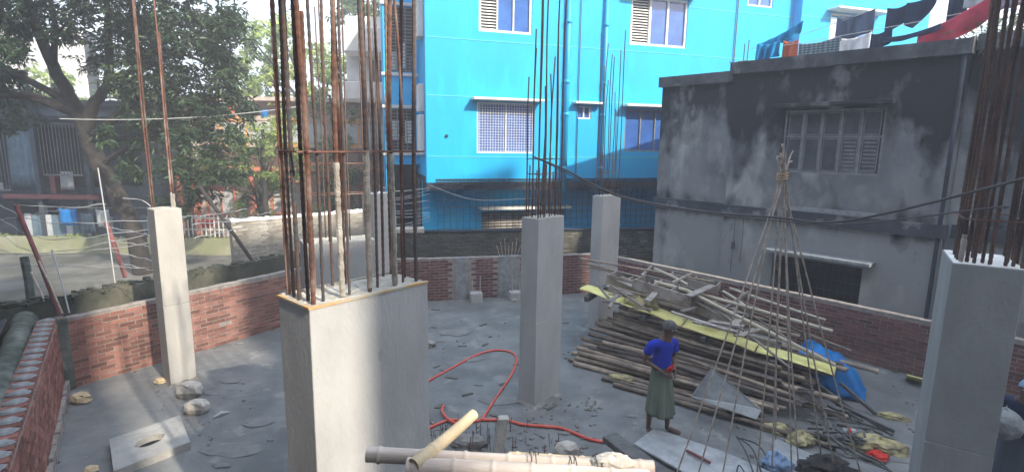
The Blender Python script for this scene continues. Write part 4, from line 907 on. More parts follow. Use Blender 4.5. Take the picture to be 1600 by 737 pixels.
# ================================================================== BUNDLE OF BARS TIED INTO A CONE
cn = thing('rebar_cone', (3.3, 6.0, 0), 'cone of long thin steel bars tied together at the top before the bamboo pile', 'rebar bundle')
def Gp(px, py, z=0.0):      # point on a level plane seen at a photograph pixel, used once to take off positions
    d = fw+rt*((px-800)/FPX)-up*((py-368.5)/FPX); t_ = (z-CH)/d.z; return Vector((0, 0, CH))+d*t_
TIE = Vector((3.13, 6.28, 3.88))
feet = [(1035, 800), (1078, 785), (1120, 790), (1180, 770), (1205, 760), (1238, 775), (1248, 735), (1284, 720), (1306, 742), (1352, 765), (1212, 690)]
for i, (px, py) in enumerate(feet):
    q = Gp(px, py); tp = TIE+Vector((random.uniform(-.03, .03), random.uniform(-.03, .03), random.uniform(-.05, .05))); d = (tp-q).normalized(); e = tp+(tp-q).normalized()*random.uniform(.10, .34)+Vector((random.uniform(-.05, .05), 0, 0))
    mid = q.lerp(tp, .5)+Vector((random.uniform(-.03, .03), random.uniform(-.03, .03), 0)); mb = MB(); mb.tube(spline([q, mid, tp, e], 5), .0095, 6); mb.build('rebar', M['rebar_pale'], cn, smooth=True)
mb = MB()
for k in range(3): mb.tube([TIE+Vector((.062*math.cos(a*.785), .062*math.sin(a*.785), -.03+.03*k+.01*math.sin(a))) for a in range(9)], .006, 5)
mb.build('binding_wire', M['rim'], cn)

# ================================================================== BAMBOO PILE
def bamboo_mesh(name, L, r, seed, mt, bendy=.03, hollow=True, nodes=None, dx=.055):
    rr = random.Random(seed); mb = MB(); n_ = int(L/dx); pts = []; rad = []; node = rr.uniform(.1, .3); a, b = rr.uniform(-1, 1), rr.uniform(-1, 1); step = nodes or rr.uniform(.27, .36)
    for i in range(n_+1):
        x = L*i/n_; d = abs(((x-node) % step)); d = min(d, step-d); k = 1+.17*math.exp(-(d/(.018 if not nodes else .006))**2)
        t = x/L; pts.append((x, bendy*a*math.sin(math.pi*t), bendy*b*math.sin(math.pi*t)*.5)); rad.append(r*k*(1-.12*t))
    mb.tube(pts, rad, 9, cap=not hollow)
    if hollow:
        k = len(mb.v)
        for e, s in ((0, 1), (n_, -1)):
            c = Vector(pts[e]); R0 = rad[e]; o = len(mb.v)
            for (rad_, dx) in ((R0, 0), (R0*.72, 0), (R0*.70, .12*s)):
                for j in range(9): an = 2*math.pi*j/9; mb.v.append((c.x+dx, c.y+rad_*math.cos(an), c.z+rad_*math.sin(an)))
            for q in range(2):
                for j in range(9): mb.f.append((o+q*9+j, o+q*9+(j+1) % 9, o+(q+1)*9+(j+1) % 9, o+(q+1)*9+j))
            mb.f.append(tuple(o+18+j for j in range(9)))
    me = bpy.data.meshes.new(name); me.from_pydata(mb.v, [], mb.f); me.materials.append(mt); me.polygons.foreach_set('use_smooth', [True]*len(me.polygons)); me.update(); return me
PD = Vector((.819, -.574, 0)); PN = Vector((.574, .819, 0)); PO = Vector((1.84, 8.91, 0)); PA_ = math.atan2(PD.y, PD.x)
pm = [bamboo_mesh('bamboo_pole', L, r, k, M['bamboo_dark' if k % 4 == 3 else 'bamboo']) for k, (L, r) in enumerate([(3.7, .045), (3.4, .042), (3.9, .048), (3.5, .038), (3.0, .044), (2.3, .046), (3.6, .036), (3.2, .05)])]
def place(me, p, az, pitch=0.0, roll=0.0, label='', group=None, name='bamboo_pole', cat='bamboo pole'):
    o = bpy.data.objects.new(name, me); COL.objects.link(o); o.location = p
    o.rotation_euler = (Matrix.Rotation(az, 3, 'Z') @ Matrix.Rotation(-pitch, 3, 'Y') @ Matrix.Rotation(roll, 3, 'X')).to_euler(); return tag(o, label, cat, group)
GP = 'bamboo poles stacked behind the man'
rr = random.Random(5)
layers = []
for lay in range(10):
    z = .045+.083*lay; n0 = .42+.075*lay+rr.uniform(-.02, .02); n1 = 2.5-.03*lay
    n_ = n0; idx = 0
    while n_ < n1:
        if idx < 3 or lay >= 8 or n_ > n1-.1: layers.append((n_, z, lay, idx))
        n_ += .098+rr.uniform(-.012, .012); idx += 1
for n_, z, lay, idx in layers:
    me = rr.choice(pm); t0 = -1.08+.035*lay+rr.uniform(-.22, .30)
    if rr.random() < .15: t0 += rr.uniform(.2, .9)
    p = PO+PD*t0+PN*(n_+rr.uniform(-.03, .03))+Vector((0, 0, z+rr.uniform(-.016, .016)))
    place(me, p, PA_+rr.gauss(0, .05), rr.gauss(-.002, .014)-.007*lay, rr.uniform(0, 6.28), '%s bamboo pole in the %s of the big stack behind the man' % ('dark brown' if me.materials[0] is M['bamboo_dark'] else 'weathered grey', ('lowest rows', 'lower middle', 'upper middle', 'top rows')[min(3, lay//3)]), GP)
for i, (n_, t0, da, lb) in enumerate([(.02, -.02, .0, 'bamboo pole lying on the floor right behind the man\'s feet, nearest of the pile'), (.14, -.30, .02, 'second bamboo pole on the floor in front of the stack'), (.27, .25, -.02, 'shorter bamboo pole on the floor at the foot of the stack')]):
    place(pm[[1, 3, 4][i]], PO+PD*t0+PN*n_+Vector((0, 0, .045)), PA_+da, 0, i, lb)
# packing poles that lean against the stack front
# yellow sheet lying over the stack
ys = thing('plastic_sheet', (3.2, 9.4, 1.0), 'long yellow plastic sheet laid across the top of the bamboo stack', 'plastic sheet')
A0, A1 = Gp(905, 452, 1.32), Gp(1303, 588, .66); dd = (A1-A0); L_ = dd.length; dd.normalize(); sd_ = Vector((.5, .86, .0)); sd_ = (sd_-dd*sd_.dot(dd)).normalized()
# four lengths of sheet with gaps of seams
cuts = [(0, .19), (.195, .46), (.465, .74), (.745, 1.0)]
for a, b in cuts:
    mb = MB(); nn = 14; mmn = 5; P = []
    for i in range(nn+1):
        for j in range(mmn+1):
            t = (a+(b-a)*i/nn); w_ = j/mmn; zz = .010*math.sin(t*23)+.012*math.sin(w_*5+t*8)+.03*w_
            P.append(A0+dd*(L_*t)+sd_*(.37*w_+.02*math.sin(t*40))+Vector((0, 0, zz-.03*math.sin(math.pi*t))))
    mb.add(P, [(i*(mmn+1)+j, i*(mmn+1)+j+1, (i+1)*(mmn+1)+j+1, (i+1)*(mmn+1)+j) for i in range(nn) for j in range(mmn)])
    o = mb.build('sheet_length', M['yellow'], ys, smooth=True); o.modifiers.new('thick', 'SOLIDIFY').thickness = .012
# supports under the sheet: cross timbers lying on the poles
for i, t in enumerate((.04, .3, .55, .8)):
    q = A0+dd*(L_*t)+sd_*.25; zb = 1.0-.06*t; mb = MB(); top = q.z-.07
    mb.beam(Vector((q.x-.3*.54, q.y-.3*.84, top-.06)), Vector((q.x+.7*.54, q.y+.7*.84, top-.03)), .09, .10)
    tag(mb.build('timber_bearer', M['timber_dark'], origin=q), ['dark bearer timber under the left end of the yellow sheet', 'dark bearer timber under the yellow sheet above the man', 'dark bearer timber under the middle of the yellow sheet, right of the man', 'dark bearer timber under the right end of the yellow sheet'][i], 'timber')
# second stack behind, dark boards that carry the frames
for i in range(14):
    n_ = 1.95+.10*(i % 7)+.02*rr.random(); z = .92+.085*(i//7); t0 = -1.3+rr.uniform(-.2, .3)
    place(rr.choice(pm), PO+PD*t0+PN*n_+Vector((0, 0, z+.12)), PA_+rr.uniform(-.04, .04), -.05, rr.uniform(0, 6), 'bamboo pole lying behind the yellow sheet, under the formwork frames', GP)
# formwork frames: open boxes of planks on top
def plank(a, b, wd_, ht, lb, mt='timber', name='plank', cat='plank', parent=None, grp=None):
    mb = MB(); mb.beam(a, b, wd_, ht); o = mb.build(name, M[mt], parent, origin=None if parent else (Vector(a)+Vector(b))/2); bevel(o, .004)
    if parent is None: tag(o, lb, cat, grp)
    return o
def frame(label, px, py, z, L, W, hgt, az, pitch, rungs=3):
    c = Gp(px, py, z); t = thing('formwork_frame', tuple(c), label, 'formwork frame'); e = Vector((math.cos(az)*math.cos(pitch), math.sin(az)*math.cos(pitch), math.sin(pitch))); s = Vector((-math.sin(az), math.cos(az), 0))
    for k in (-1, 1): mb = MB(); mb.beam(c+s*(k*W/2)-e*L/2, c+s*(k*W/2)+e*L/2, .028, hgt); mb.build('side_board', M['timber'], t)
    for k in range(rungs): q = c+e*(L*(k/(rungs-1)-.5)*.94); mb = MB(); mb.beam(q-s*W/2, q+s*W/2, .028, hgt*.9); mb.build('cross_board', M['timber'], t)
    return t
frame('box frame of stained planks at the left of the pile top', 985, 440, 1.48, .85, .46, .20, PA_+.05, -.10)
frame('open ladder-like plank frame in the middle of the pile top', 1040, 452, 1.50, 1.15, .50, .20, PA_-.05, -.12, 4)
frame('upper plank frame behind the ladder-like one on the pile', 1085, 440, 1.48, 1.0, .40, .17, PA_+.10, -.10, 3)
frame('plank frame tipped beside the yellow sheet above the man', 1120, 487, 1.22, .95, .42, .19, PA_-.15, -.16, 3)
for i, (a, b, z0, z1, w_, h_, lb) in enumerate([((955, 432), (1010, 455), 1.55, 1.45, .16, .025, 'wide grey plank lying flat at the left of the frames'), ((1075, 462), (1113, 446), 1.56, 1.58, .14, .025, 'flat board bridging the frames at the pile top'),
        ((1003, 430), (1018, 416), 1.5, 1.6, .05, .05, 'short stick poking up behind the left frame'), ((1050, 442), (1080, 428), 1.58, 1.62, .05, .05, 'short batten laid across the upper frame'),
        ((1120, 490), (1170, 455), 1.25, 1.42, .045, .04, 'thin batten leaning across the right frame'), ((1105, 505), (1150, 480), 1.12, 1.2, .08, .03, 'short plank tilted on the yellow sheet'),
        ((1115, 478), (1235, 575), 1.35, .80, .05, .022, 'long curled wooden strip hanging down over the yellow sheet'), ((1085, 470), (1140, 500), 1.40, 1.18, .06, .03, 'plank offcut between frame and yellow sheet'), ((1012, 470), (1035, 445), 1.45, 1.5, .12, .03, 'small board standing on edge on the left frame'),
        ((955, 470), (930, 440), 1.40, 1.55, .05, .03, 'splintered stick end above the left part of the yellow sheet')]):
    plank(Gp(*a, z0), Gp(*b, z1), w_, h_, lb)
rc = random.Random(21)
for k in range(22):
    px, py = rc.uniform(945, 1180), 0; py = 425+(px-945)*.24+rc.uniform(0, 45); z_ = 1.5-(px-945)*.0013; a = PA_+rc.choice([rc.gauss(0, .25), rc.gauss(1.3, .4)]); L2 = rc.uniform(.3, .9); q = Gp(px, py, z_); d = Vector((math.cos(a), math.sin(a), rc.gauss(-.05, .12)))*L2/2
    plank(q-d, q+d, rc.uniform(.03, .13), rc.uniform(.02, .035), 'loose cement stained board or batten in the jumble on top of the bamboo pile', grp='loose boards on top of the bamboo pile')
# long pale poles and battens on top
for i, (a, b, za, zb, r, mt, lb) in enumerate([((907, 404), (1115, 440), 1.62, 1.58, .022, 'bamboo', 'thin pale pole highest on the pile, pointing to the back column'), ((918, 412), (1055, 446), 1.62, 1.55, .028, 'bamboo', 'pale pole lying just below the highest thin pole'),
        ((1022, 440), (1300, 517), 1.60, 1.02, .042, 'bamboo_new', 'thick pale bamboo pole running down the top of the pile to the right'), ((1075, 455), (1305, 570), 1.55, .80, .038, 'bamboo_new', 'pale bamboo pole lying lower on the right half of the pile'),
        ((1023, 420), (1075, 445), 1.62, 1.55, .035, 'bamboo_new', 'short white stick on the back of the frames'), ((1125, 455), (1225, 500), 1.35, 1.15, .028, 'bamboo', 'thin pole lying on the right part of the pile top'),
        ((1128, 462), (1255, 545), 1.35, .85, .02, 'bamboo', 'thin cane sloping toward the blue tarpaulin'), ((1130, 455), (1170, 482), 1.42, 1.25, .03, 'bamboo_new', 'short pale cane among the frames on the right'),
        ((905, 415), (975, 430), 1.55, 1.5, .014, 'bamboo', 'thin cane sticking out to the left above the yellow sheet'), ((970, 432), (1065, 462), 1.58, 1.48, .014, 'bamboo', 'thin cane across the left frames'),
        ((1140, 450), (1290, 500), 1.3, 1.05, .03, 'bamboo_new', 'pale bamboo pole nearest the right brick wall'), ((1160, 480), (1330, 548), 1.2, .75, .03, 'bamboo', 'grey pole ending above the blue tarpaulin')]):
    pa, pb = Gp(*a, za), Gp(*b, zb); L2 = (pb-pa).length; me = bamboo_mesh('bamboo_pole', L2, r, 200+i, M[mt], .02); d = pb-pa
    place(me, pa, math.atan2(d.y, d.x), math.asin(d.z/L2), 1.0*i, lb)
# ragged rubble, sticks and cloth at the right end of the pile
def crumple(name, c, sx, sy, sz, mt, label, cat, seed, n1=54, n2=26, az=0.0, flat=.25, rough=.35, fold=5):
    r = random.Random(seed); mb = MB(); ph = [r.uniform(0, 6) for _ in range(6)]; P = []
    for j in range(n2+1):
        v_ = j/n2*math.pi
        for i in range(n1):
            u_ = i/n1*2*math.pi
            q_ = Vector((math.cos(u_)*math.sin(v_), math.sin(u_)*math.sin(v_), math.cos(v_))); k = 1+rough*(1.1*mn.noise(q_*1.3+Vector((seed*3.1, 0, 0)))+1.3*abs(mn.noise(q_*2.6+Vector((0, seed*1.7, 0))))-.9*abs(mn.noise(q_*5.5+Vector((0, 0, seed))))+.08*math.sin(fold*u_+ph[0]))
            x, y, z = sx*k*math.cos(u_)*math.sin(v_), sy*k*math.sin(u_)*math.sin(v_), sz*math.cos(v_)*(1+rough*.5*math.sin(u_*3+ph[2]))
            z = max(z, -sz*flat); ca, sa = math.cos(az), math.sin(az); P.append((c[0]+x*ca-y*sa, c[1]+x*sa+y*ca, c[2]+sz*flat+z))
    F_ = [(j*n1+i, (j+1)*n1+i, (j+1)*n1+(i+1) % n1, j*n1+(i+1) % n1) for j in range(n2) for i in range(n1)]
    mb.add(P, F_); return tag(mb.build(name, M[mt], smooth=True, origin=c), label, cat)
# blue tarpaulin: a sheet draped over the heap end
mb = MB(); nn = 34; P = []; cT = Vector((5.75, 8.95, 0))
for i in range(nn+1):
    for j in range(nn+1):
        u_, v_ = i/nn*2-1, j/nn*2-1; x = u_*.60-.14; y = v_*.42
        rr_ = max(abs(u_)**3, abs(v_)**4); z = .66-.22*u_-.52*rr_+.05*mn.noise((x*5, y*5, 1))+.035*math.sin(x*13+y*9)+.03*math.sin(y*21-x*6)
        p = cT+PD*x+PN*(y*(1-.25*max(0, u_)))+Vector((0, 0, max(z, .04+.02*math.sin(i*j)))); P.append(p)
mb.add(P, [(i*(nn+1)+j, i*(nn+1)+j+1, (i+1)*(nn+1)+j+1, (i+1)*(nn+1)+j) for i in range(nn) for j in range(nn)])
o = mb.build('tarpaulin', M['tarp'], smooth=True, origin=cT); o.modifiers.new('thick', 'SOLIDIFY').thickness = .006; tag(o, 'crumpled bright blue tarpaulin over the right end of the bamboo pile', 'tarpaulin')
mb = MB(); rs = random.Random(9)
for k in range(110):
    t = rs.uniform(2.7, 3.95); n_ = rs.uniform(-.1, 1.2); z = max(.03, .5-.4*(t-2.9)-.2*abs(n_-.6))*rs.uniform(.2, 1); q = PO+PD*t+PN*n_+Vector((0, 0, z)); a = rs.uniform(-1.5, .4)-.6; L2 = rs.uniform(.06, .30)
    mb.beam(q, q+Vector((math.cos(a)*L2, math.sin(a)*L2, rs.uniform(-.1, .1)*L2*2)), rs.uniform(.012, .04), rs.uniform(.01, .035))
tag(mb.build('timber_scraps', M['timber_dark'], origin=PO+PD*3.5), 'dark heap of broken sticks and scraps below the blue tarpaulin', 'debris', kind='stuff')
for i, (px, py, L2, a, z, lb) in enumerate([(1325, 640, .9, -.9, .12, 'dark stick sloping down below the blue tarpaulin'), (1350, 655, .8, -.8, .08, 'dark stick at the far right foot of the pile'), (1300, 610, .8, -.75, .3, 'blackened stick leaning off the pile end'), (1340, 620, .6, -1.1, .2, 'short black stick under the tarpaulin edge')]):
    q = Gp(px, py, z); mb = MB(); mb.beam(q-Vector((math.cos(a)*L2/2, math.sin(a)*L2/2, -.12)), q+Vector((math.cos(a)*L2/2, math.sin(a)*L2/2, -z+.05)), .05, .045); tag(mb.build('stick', M['timber_dark'], origin=q), lb, 'stick')
mb = MB(); q = Gp(1375, 690, .1)
crumple('cement_bag', Gp(1372, 700, .0), .34, .20, .13, 'sack', 'large torn yellow and grey cement bag on the floor right of the pile', 'bag', 3, az=-.3)
crumple('cement_bag', Gp(1395, 653, .0), .22, .08, .07, 'sack', 'narrow crumpled yellow bag lying between pile end and right column', 'bag', 4, az=-.5)
crumple('cement_bag', Gp(1252, 690, .0), .17, .17, .12, 'sack', 'small crumpled tan bag beside the blue grey board', 'bag', 5)
crumple('cement_bag', Gp(1160, 640, .14), .26, .15, .12, 'sack', 'yellow bag draped below the triangular board', 'bag', 6, az=-.4)
crumple('cement_bag', Gp(972, 592, .02), .22, .10, .07, 'sack', 'flattened yellow bag at the left foot of the pile', 'bag', 7, az=-.3)
crumple('cement_bag', Gp(1000, 478, 1.12), .30, .20, .16, 'sack', 'yellow bag hanging under the sheet above the man\'s head', 'bag', 8, az=-.4)
crumple('cement_bag', Gp(1215, 672, .0), .22, .14, .08, 'sack', 'dull yellow bag squashed under the pole ends', 'bag', 12, az=-.3)
crumple('red_cloth', Gp(1372, 712, .03), .12, .10, .05, 'red', 'red scrap of cloth tucked against the large torn bag', 'cloth', 13)
q = Gp(1430, 600, .0); mb = MB(); mb.obox(q+Vector((0, 0, .10)), Vector((.10, -.11, 0)), Vector((.10, .14, -.10)), Vector((.003, .004, .006))); mb.obox(q+Vector((.04, .05, .08)), Vector((.06, -.10, .01)), Vector((.07, .10, -.06)), Vector((.003, .004, .006)))
tag(mb.build('yellow_board', M['yellow'], origin=q), 'piece of yellow sheet lying on the floor against the right column', 'plastic sheet')
mb = MB(); c_ = Gp(1316, 672, .12); mb.tube([c_, c_+Vector((.17, -.03, .0))], .045, 10); tag(mb.build('packet', M['palecloth'], origin=c_), 'small pale and red packet lying at the right end of the poles', 'packet')
mb = MB(); mb.tube([c_+Vector((.06, -.011, 0)), c_+Vector((.11, -.02, 0))], .0465, 10); o = mb.build('red_band', M['red']); pk = [x for x in bpy.data.objects if x.name.startswith('packet')][0]; o.parent = pk; o.location = -pk.location
# stiff triangular board leaning on the stack, grey white sheets and board on the floor
def slab_poly(name, pts, th, mt, label, cat):
    mb = MB(); a = [Vector(p) for p in pts]; nrm = (a[1]-a[0]).cross(a[2]-a[0]).normalized()
    if nrm.z < 0: nrm = -nrm
    n_ = len(a); mb.add([p for p in a]+[p-nrm*th for p in a], [tuple(range(n_)), tuple(reversed(range(n_, 2*n_)))]+[(i, i+n_, (i+1) % n_+n_, (i+1) % n_) for i in range(n_)])
    o = mb.build(name, M[mt], origin=a[0]); bevel(o, .004); return tag(o, label, cat)
slab_poly('triangular_board', [Gp(1113, 572, .85), Gp(1190, 640, .42), Gp(1182, 655, .30), Gp(1080, 620, .34), Gp(1092, 600, .45)], .02, 'plasterboard', 'grey cement-caked board leaning on the stack behind the bars', 'board')
slab_poly('splashed_board', [Gp(1022, 668, .10), Gp(1130, 704, .10), Gp(1225, 745, .10), Gp(1110, 760, .08), Gp(990, 692, .09)], .03, 'plasterboard', 'pale cement splashed board on the floor at the man\'s feet', 'board')
slab_poly('floor_board', [Gp(1212, 684, .06), Gp(1296, 720, .06), Gp(1330, 745, .06), Gp(1200, 760, .05), Gp(1200, 715, .05)], .03, 'palecloth' if False else 'capblue' if False else 'plasterboard', 'smooth blue grey board at the bottom, right of the bar cone', 'board')
a, b = Gp(952, 682, .32), Gp(1050, 755, .32); mb = MB(); mb.beam(a, b, .24, .09); o = bevel(mb.build('heavy_timber', M['timber_dark'], origin=a), .012, 2); tag(o, 'thick dark timber lying at the end of the red hose', 'timber')
a, b = Gp(955, 692, .18), Gp(1045, 752, .16); mb = MB(); mb.tube([a, a.lerp(b, .5), b], .035, 10); tag(mb.build('metal_pipe', M['rebar_dark'], smooth=True, origin=a), 'dark pipe lying under the thick timber', 'pipe')
mb = MB(); a, b = Gp(1073, 703, .13), Gp(1110, 722, .13); mb.beam(a, b, .03, .03); tag(mb.build('brown_stick', M['redpost'], origin=a), 'short brown stick lying on the cement splashed board', 'stick')
crumple('blue_cloth', Gp(1212, 728, .05), .17, .14, .15, 'capblue', 'striped pale blue cloth heaped between the bars at the bottom', 'cloth', 14, fold=7)
crumple('fibre_heap', Gp(1290, 735, .0), .34, .20, .13, 'bark', 'dark brown fibrous heap at the bottom right of the bar cone', 'debris', 15, rough=.5, fold=9)
for i, pts in enumerate([[(1150, 680), (1165, 705), (1178, 740)], [(1152, 682), (1175, 700), (1190, 738)], [(1158, 684), (1185, 695), (1205, 725)], [(1150, 742), (1155, 726), (1168, 745)]]):
    mb = MB(); mb.tube(spline([Gp(*p, .14+.04*math.sin(k*2)) for k, p in enumerate(pts)], 6), .009, 6); tag(mb.build('black_wire', M['iron'], smooth=True, origin=Gp(*pts[0], .1)), ['leftmost black wire running down beside the cement splashed board', 'middle black wire spreading from the yellow bag', 'rightmost black wire reaching the striped blue cloth', 'small black wire loop at the bottom edge'][i], 'wire')

# ================================================================== FOREGROUND BAMBOO ON THE SLAB EDGE
for i, (a, b, r, mt, lb) in enumerate([((-.56, 1.95, 2.985), (.56, 1.90, 2.978), .031, 'bamboo_pinkish', 'pale bamboo pole at the bottom, its open end farthest left'), ((-.39, 1.885, 2.975), (.53, 1.85, 2.968), .036, 'bamboo_pinkish', 'thick pale bamboo pole nearest the camera with a dark open end'),
        ((.0, 1.975, 2.96), (.50, 1.945, 2.955), .028, 'bamboo_tan', 'third pale bamboo pole tucked behind the two thick ones'), ((-.36, 1.86, 3.0), (-.155, 2.17, 3.045), .0275, 'bamboo_tan', 'smooth yellowish bamboo pole slanting up over the horizontal ones')]):
    pa, pb = Vector(a), Vector(b); d = pb-pa; L2 = d.length; me = bamboo_mesh('bamboo_pole', L2, r, 300+i, M[mt], .004, nodes=(.17, .15, .13, .4)[i], dx=.007)
    place(me, pa, math.atan2(d.y, d.x), math.asin(d.z/L2), 1.3*i, lb)
for i, (x, y, k) in enumerate([(.08, 1.915, .05), (.33, 1.90, .045), (.235, 1.90, .035)]):
    mb = MB(); mb.tube([(x+.002*j, y+.052*math.cos(j*.7), 2.975+k*math.sin(j*.7)) for j in range(20)], .0022, 5); tag(mb.build('rope_tie', M['wire_dark'], origin=(x, y, 2.97)), ['rope lashing round the foreground bamboo, leftmost of three', 'rope lashing round the foreground bamboo, rightmost of three', 'thin rope lashing between the two others on the foreground bamboo'][i], 'rope')
crumple('cement_lump', (.40, 1.90, 2.985), .085, .045, .035, 'rock_pale', 'white lump of hardened cement cloth on the bamboo at the bottom', 'cement lump', 31, fold=3, rough=.22)
mb = MB(); mb.beam((-1.2, 1.2, 2.945), (.0, 1.5, 2.945), .02, .02)
# concrete stub sticking up behind the bamboo, rubble and thin upright bars
a = Gp(782, 712); mb = MB(); mb.obox(a+Vector((.0, .12, .24)), Vector((.07, .01, .0)), Vector((-.01, .065, 0)), Vector((.035, .02, .26))); o = bevel(mb.build('concrete_stub', M['rock_pale'], origin=a), .01, 2); tag(o, 'short rough concrete post standing just behind the bottom bamboo', 'concrete post')
def rock(px, py, r, mt, label, seed, z=0.0, sq=.7, name='stone', cat='stone', box=False):
    c = Gp(px, py, z); rs_ = random.Random(seed); mb = MB(); n1, n2 = 9, 6; P = []
    for j in range(n2+1):
        for i in range(n1):
            v_ = math.pi*j/n2; u_ = 2*math.pi*i/n1; k = r*(1+rs_.uniform(-.22, .18)); f_ = 1
            if box: f_ = 1/max(abs(math.cos(u_)), abs(math.sin(u_)))*.85
            P.append(c+Vector((k*f_*math.cos(u_)*math.sin(v_)**.6, k*f_*.75*math.sin(u_)*math.sin(v_)**.6, max(-.01, r*sq*(.6+math.cos(v_)*.75)))))
    mb.add(P, [(j*n1+i, (j+1)*n1+i, (j+1)*n1+(i+1) % n1, j*n1+(i+1) % n1) for j in range(n2) for i in range(n1)])
    return tag(mb.build(name, M[mt], origin=c), label, cat)
rock(127, 628, .17, 'rock_cream', 'cream coloured stone on the floor near the left wall corner', 1)
rock(250, 598, .10, 'rock_cream', 'small yellowish lump at the foot of the slender left column', 2)
rock(296, 618, .21, 'rock_pale', 'flat pale grey lump lying in front of the slender left column', 3, sq=.85)
rock(308, 644, .20, 'rock_pale', 'blocky pale stone touching the flat grey lump', 4, sq=.8, box=True)
rock(143, 737, .09, 'rock_cream', 'small cream stone at the bottom edge left of the square slab', 5)
rock(672, 541, .14, 'rubble', 'grey stone beside the foreground column\'s right edge', 6)
rock(732, 698, .26, 'rubble', 'flat grey rubble lump behind the bottom bamboo poles', 7, sq=.45)
rock(885, 712, .17, 'rock_pale', 'pale pointed rubble piece behind the bamboo, near the hose end', 8, sq=.9)
rock(600, 0, .1, 'rubble', 'x', 9) if False else None
rock(1400, 570, .15, 'rock_pale', 'pale stone on the floor between blue tarpaulin and right wall', 10, sq=.5)
rock(804, 470, .10, 'rock_pale', 'small pale lump at the foot of the back wall', 11)
mb = MB(); rs = random.Random(4)
for k in range(420):
    px, py = rs.uniform(670, 935), rs.uniform(660, 730)
    if k > 190: px, py = rs.choice([(rs.gauss(845, 25), rs.gauss(640, 10)), (rs.gauss(920, 15), rs.gauss(635, 6)), (rs.uniform(640, 930), rs.uniform(500, 560)), (rs.uniform(1090, 1230), rs.uniform(660, 735)), (rs.uniform(1330, 1440), rs.uniform(600, 735)), (rs.uniform(880, 930), rs.uniform(550, 570)), (rs.uniform(230, 400), rs.uniform(580, 640)), (rs.uniform(280, 330), rs.uniform(640, 700))])
    c = Gp(px, py); s_ = rs.uniform(.006, .028); a = rs.uniform(0, 3); mb.obox(c+Vector((0, 0, s_*.4)), Vector((math.cos(a)*s_, math.sin(a)*s_, s_*.2)), Vector((-math.sin(a)*s_*.7, math.cos(a)*s_*.7, 0)), Vector((0, s_*.2, s_*.5)))
tag(mb.build('gravel', M['rubble'], origin=(0, 7, 0)), 'scattered concrete crumbs and chips on the floor', 'gravel', kind='stuff')
mb = MB()
for k in range(46):
    px, py = rs.uniform(672, 880), rs.uniform(672, 712); c = Gp(px, py); h = rs.uniform(.06, .30); mb.tube([c, c+Vector((rs.uniform(-.02, .02), rs.uniform(-.02, .02), h))], .006, 4)
tag(mb.build('bar_ends', M['rebar_thin'], origin=Gp(780, 690)), 'many thin bar ends standing up behind the bottom bamboo', 'rebar', kind='stuff')
mb = MB()
for k in range(26):     # dark mud smears and twigs on the cement
    px, py = rs.uniform(640, 930), rs.uniform(480, 660); c = Gp(px, py, .012); a = rs.uniform(-.4, .9); L2 = rs.uniform(.03, .12); mb.obox(c, Vector((math.cos(a)*L2, math.sin(a)*L2, 0)), Vector((-math.sin(a)*.02, math.cos(a)*.03, 0)), Vector((0, 0, .006)))
tag(mb.build('mud_smears', M['dirt'], origin=(0, 8, 0)), 'dark streaks of mud on the cement floor', 'mud', kind='stuff')
# manhole cover: square slab with an oval hole
q4 = [Gp(px, py, .11) for px, py in ((172, 684), (280, 649), (298, 688), (176, 737))]; c = sum(q4, Vector())/4-Vector((0, 0, .035)); hw = (q4[1]-q4[0]+q4[2]-q4[3])/4; hd = (q4[0]-q4[3]+q4[1]-q4[2])/4
K = 40; mb = MB(); top = []; 
for i in range(K):
    a = 2*math.pi*i/K; cx, sx = math.cos(a), math.sin(a); f_ = 1/max(abs(cx), abs(sx)); top.append((c+hw*(cx*f_)+hd*(sx*f_), c+hw*(.40*cx)+hd*(.30*sx)+hw*.05*math.sin(a*5)*.3))
z1, z0 = Vector((0, 0, .035)), Vector((0, 0, -.075)); P = []
for o_, i_ in top: P += [o_+z1, i_+z1, o_+z0, i_+z0]
F_ = []
for i in range(K): a, b = 4*i, 4*((i+1) % K); F_ += [(a, b, b+1, a+1), (a, a+2, b+2, b), (a+1, b+1, b+3, a+3)]
mb.add(P, F_); tag(mb.build('slab_cover', M['covercon'], origin=c), 'square concrete cover slab with an oval hole, on the floor at left', 'concrete slab')
mb = MB(); mb.add([c+hw*(.55*math.cos(i*.524))+hd*(.5*math.sin(i*.524))+Vector((0, 0, .022-c.z)) for i in range(12)], [tuple(range(12))]); tag(mb.build('hole_shade', M['dark'], origin=c), 'dark disc standing in for shade inside the oval hole of the cover slab', 'shade_disc')  # dark disc laid under the hole in place of its shade
mb = MB(); a, b = Gp(333, 652, .02), Gp(357, 643, .03); mb.tube([a, a.lerp(b, .5)+Vector((0, 0, .03)), b], [.01, .03, .012], 8); tag(mb.build('crushed_bottle', M['palecloth'], origin=a), 'small crushed bottle right of the pale stones', 'bottle')

# red hose
hp = [(655, 603), (672, 593), (705, 575), (740, 556), (770, 547), (797, 549), (807, 560), (800, 583), (782, 611), (765, 636), (755, 652), (745, 657), (725, 656), (700, 656), (672, 667), (640, 680)]
mb = MB(); mb.tube(spline([Gp(*p, .022) for p in hp], 8), .021, 8); tag(mb.build('water_hose', M['red_hose'], smooth=True, origin=Gp(770, 547)), 'red hose making a big loop on the floor right of the large column', 'hose')
hp = [(752, 655), (790, 656), (820, 663), (870, 667), (895, 675), (920, 685), (945, 690)]
mb = MB(); mb.tube(spline([Gp(*p, .026) for p in hp], 8), .024, 8); tag(mb.build('water_hose', M['red_hose'], smooth=True, origin=Gp(870, 668)), 'red hose running right to the dark timber', 'hose')
hp = [(693, 633), (691, 642), (700, 654), (712, 661)]
mb = MB(); mb.tube(spline([Gp(*p, .05) for p in hp], 8), .022, 8); tag(mb.build('water_hose', M['red_hose'], smooth=True, origin=Gp(693, 634)), 'short curled end of red hose beside the slanting bamboo', 'hose')

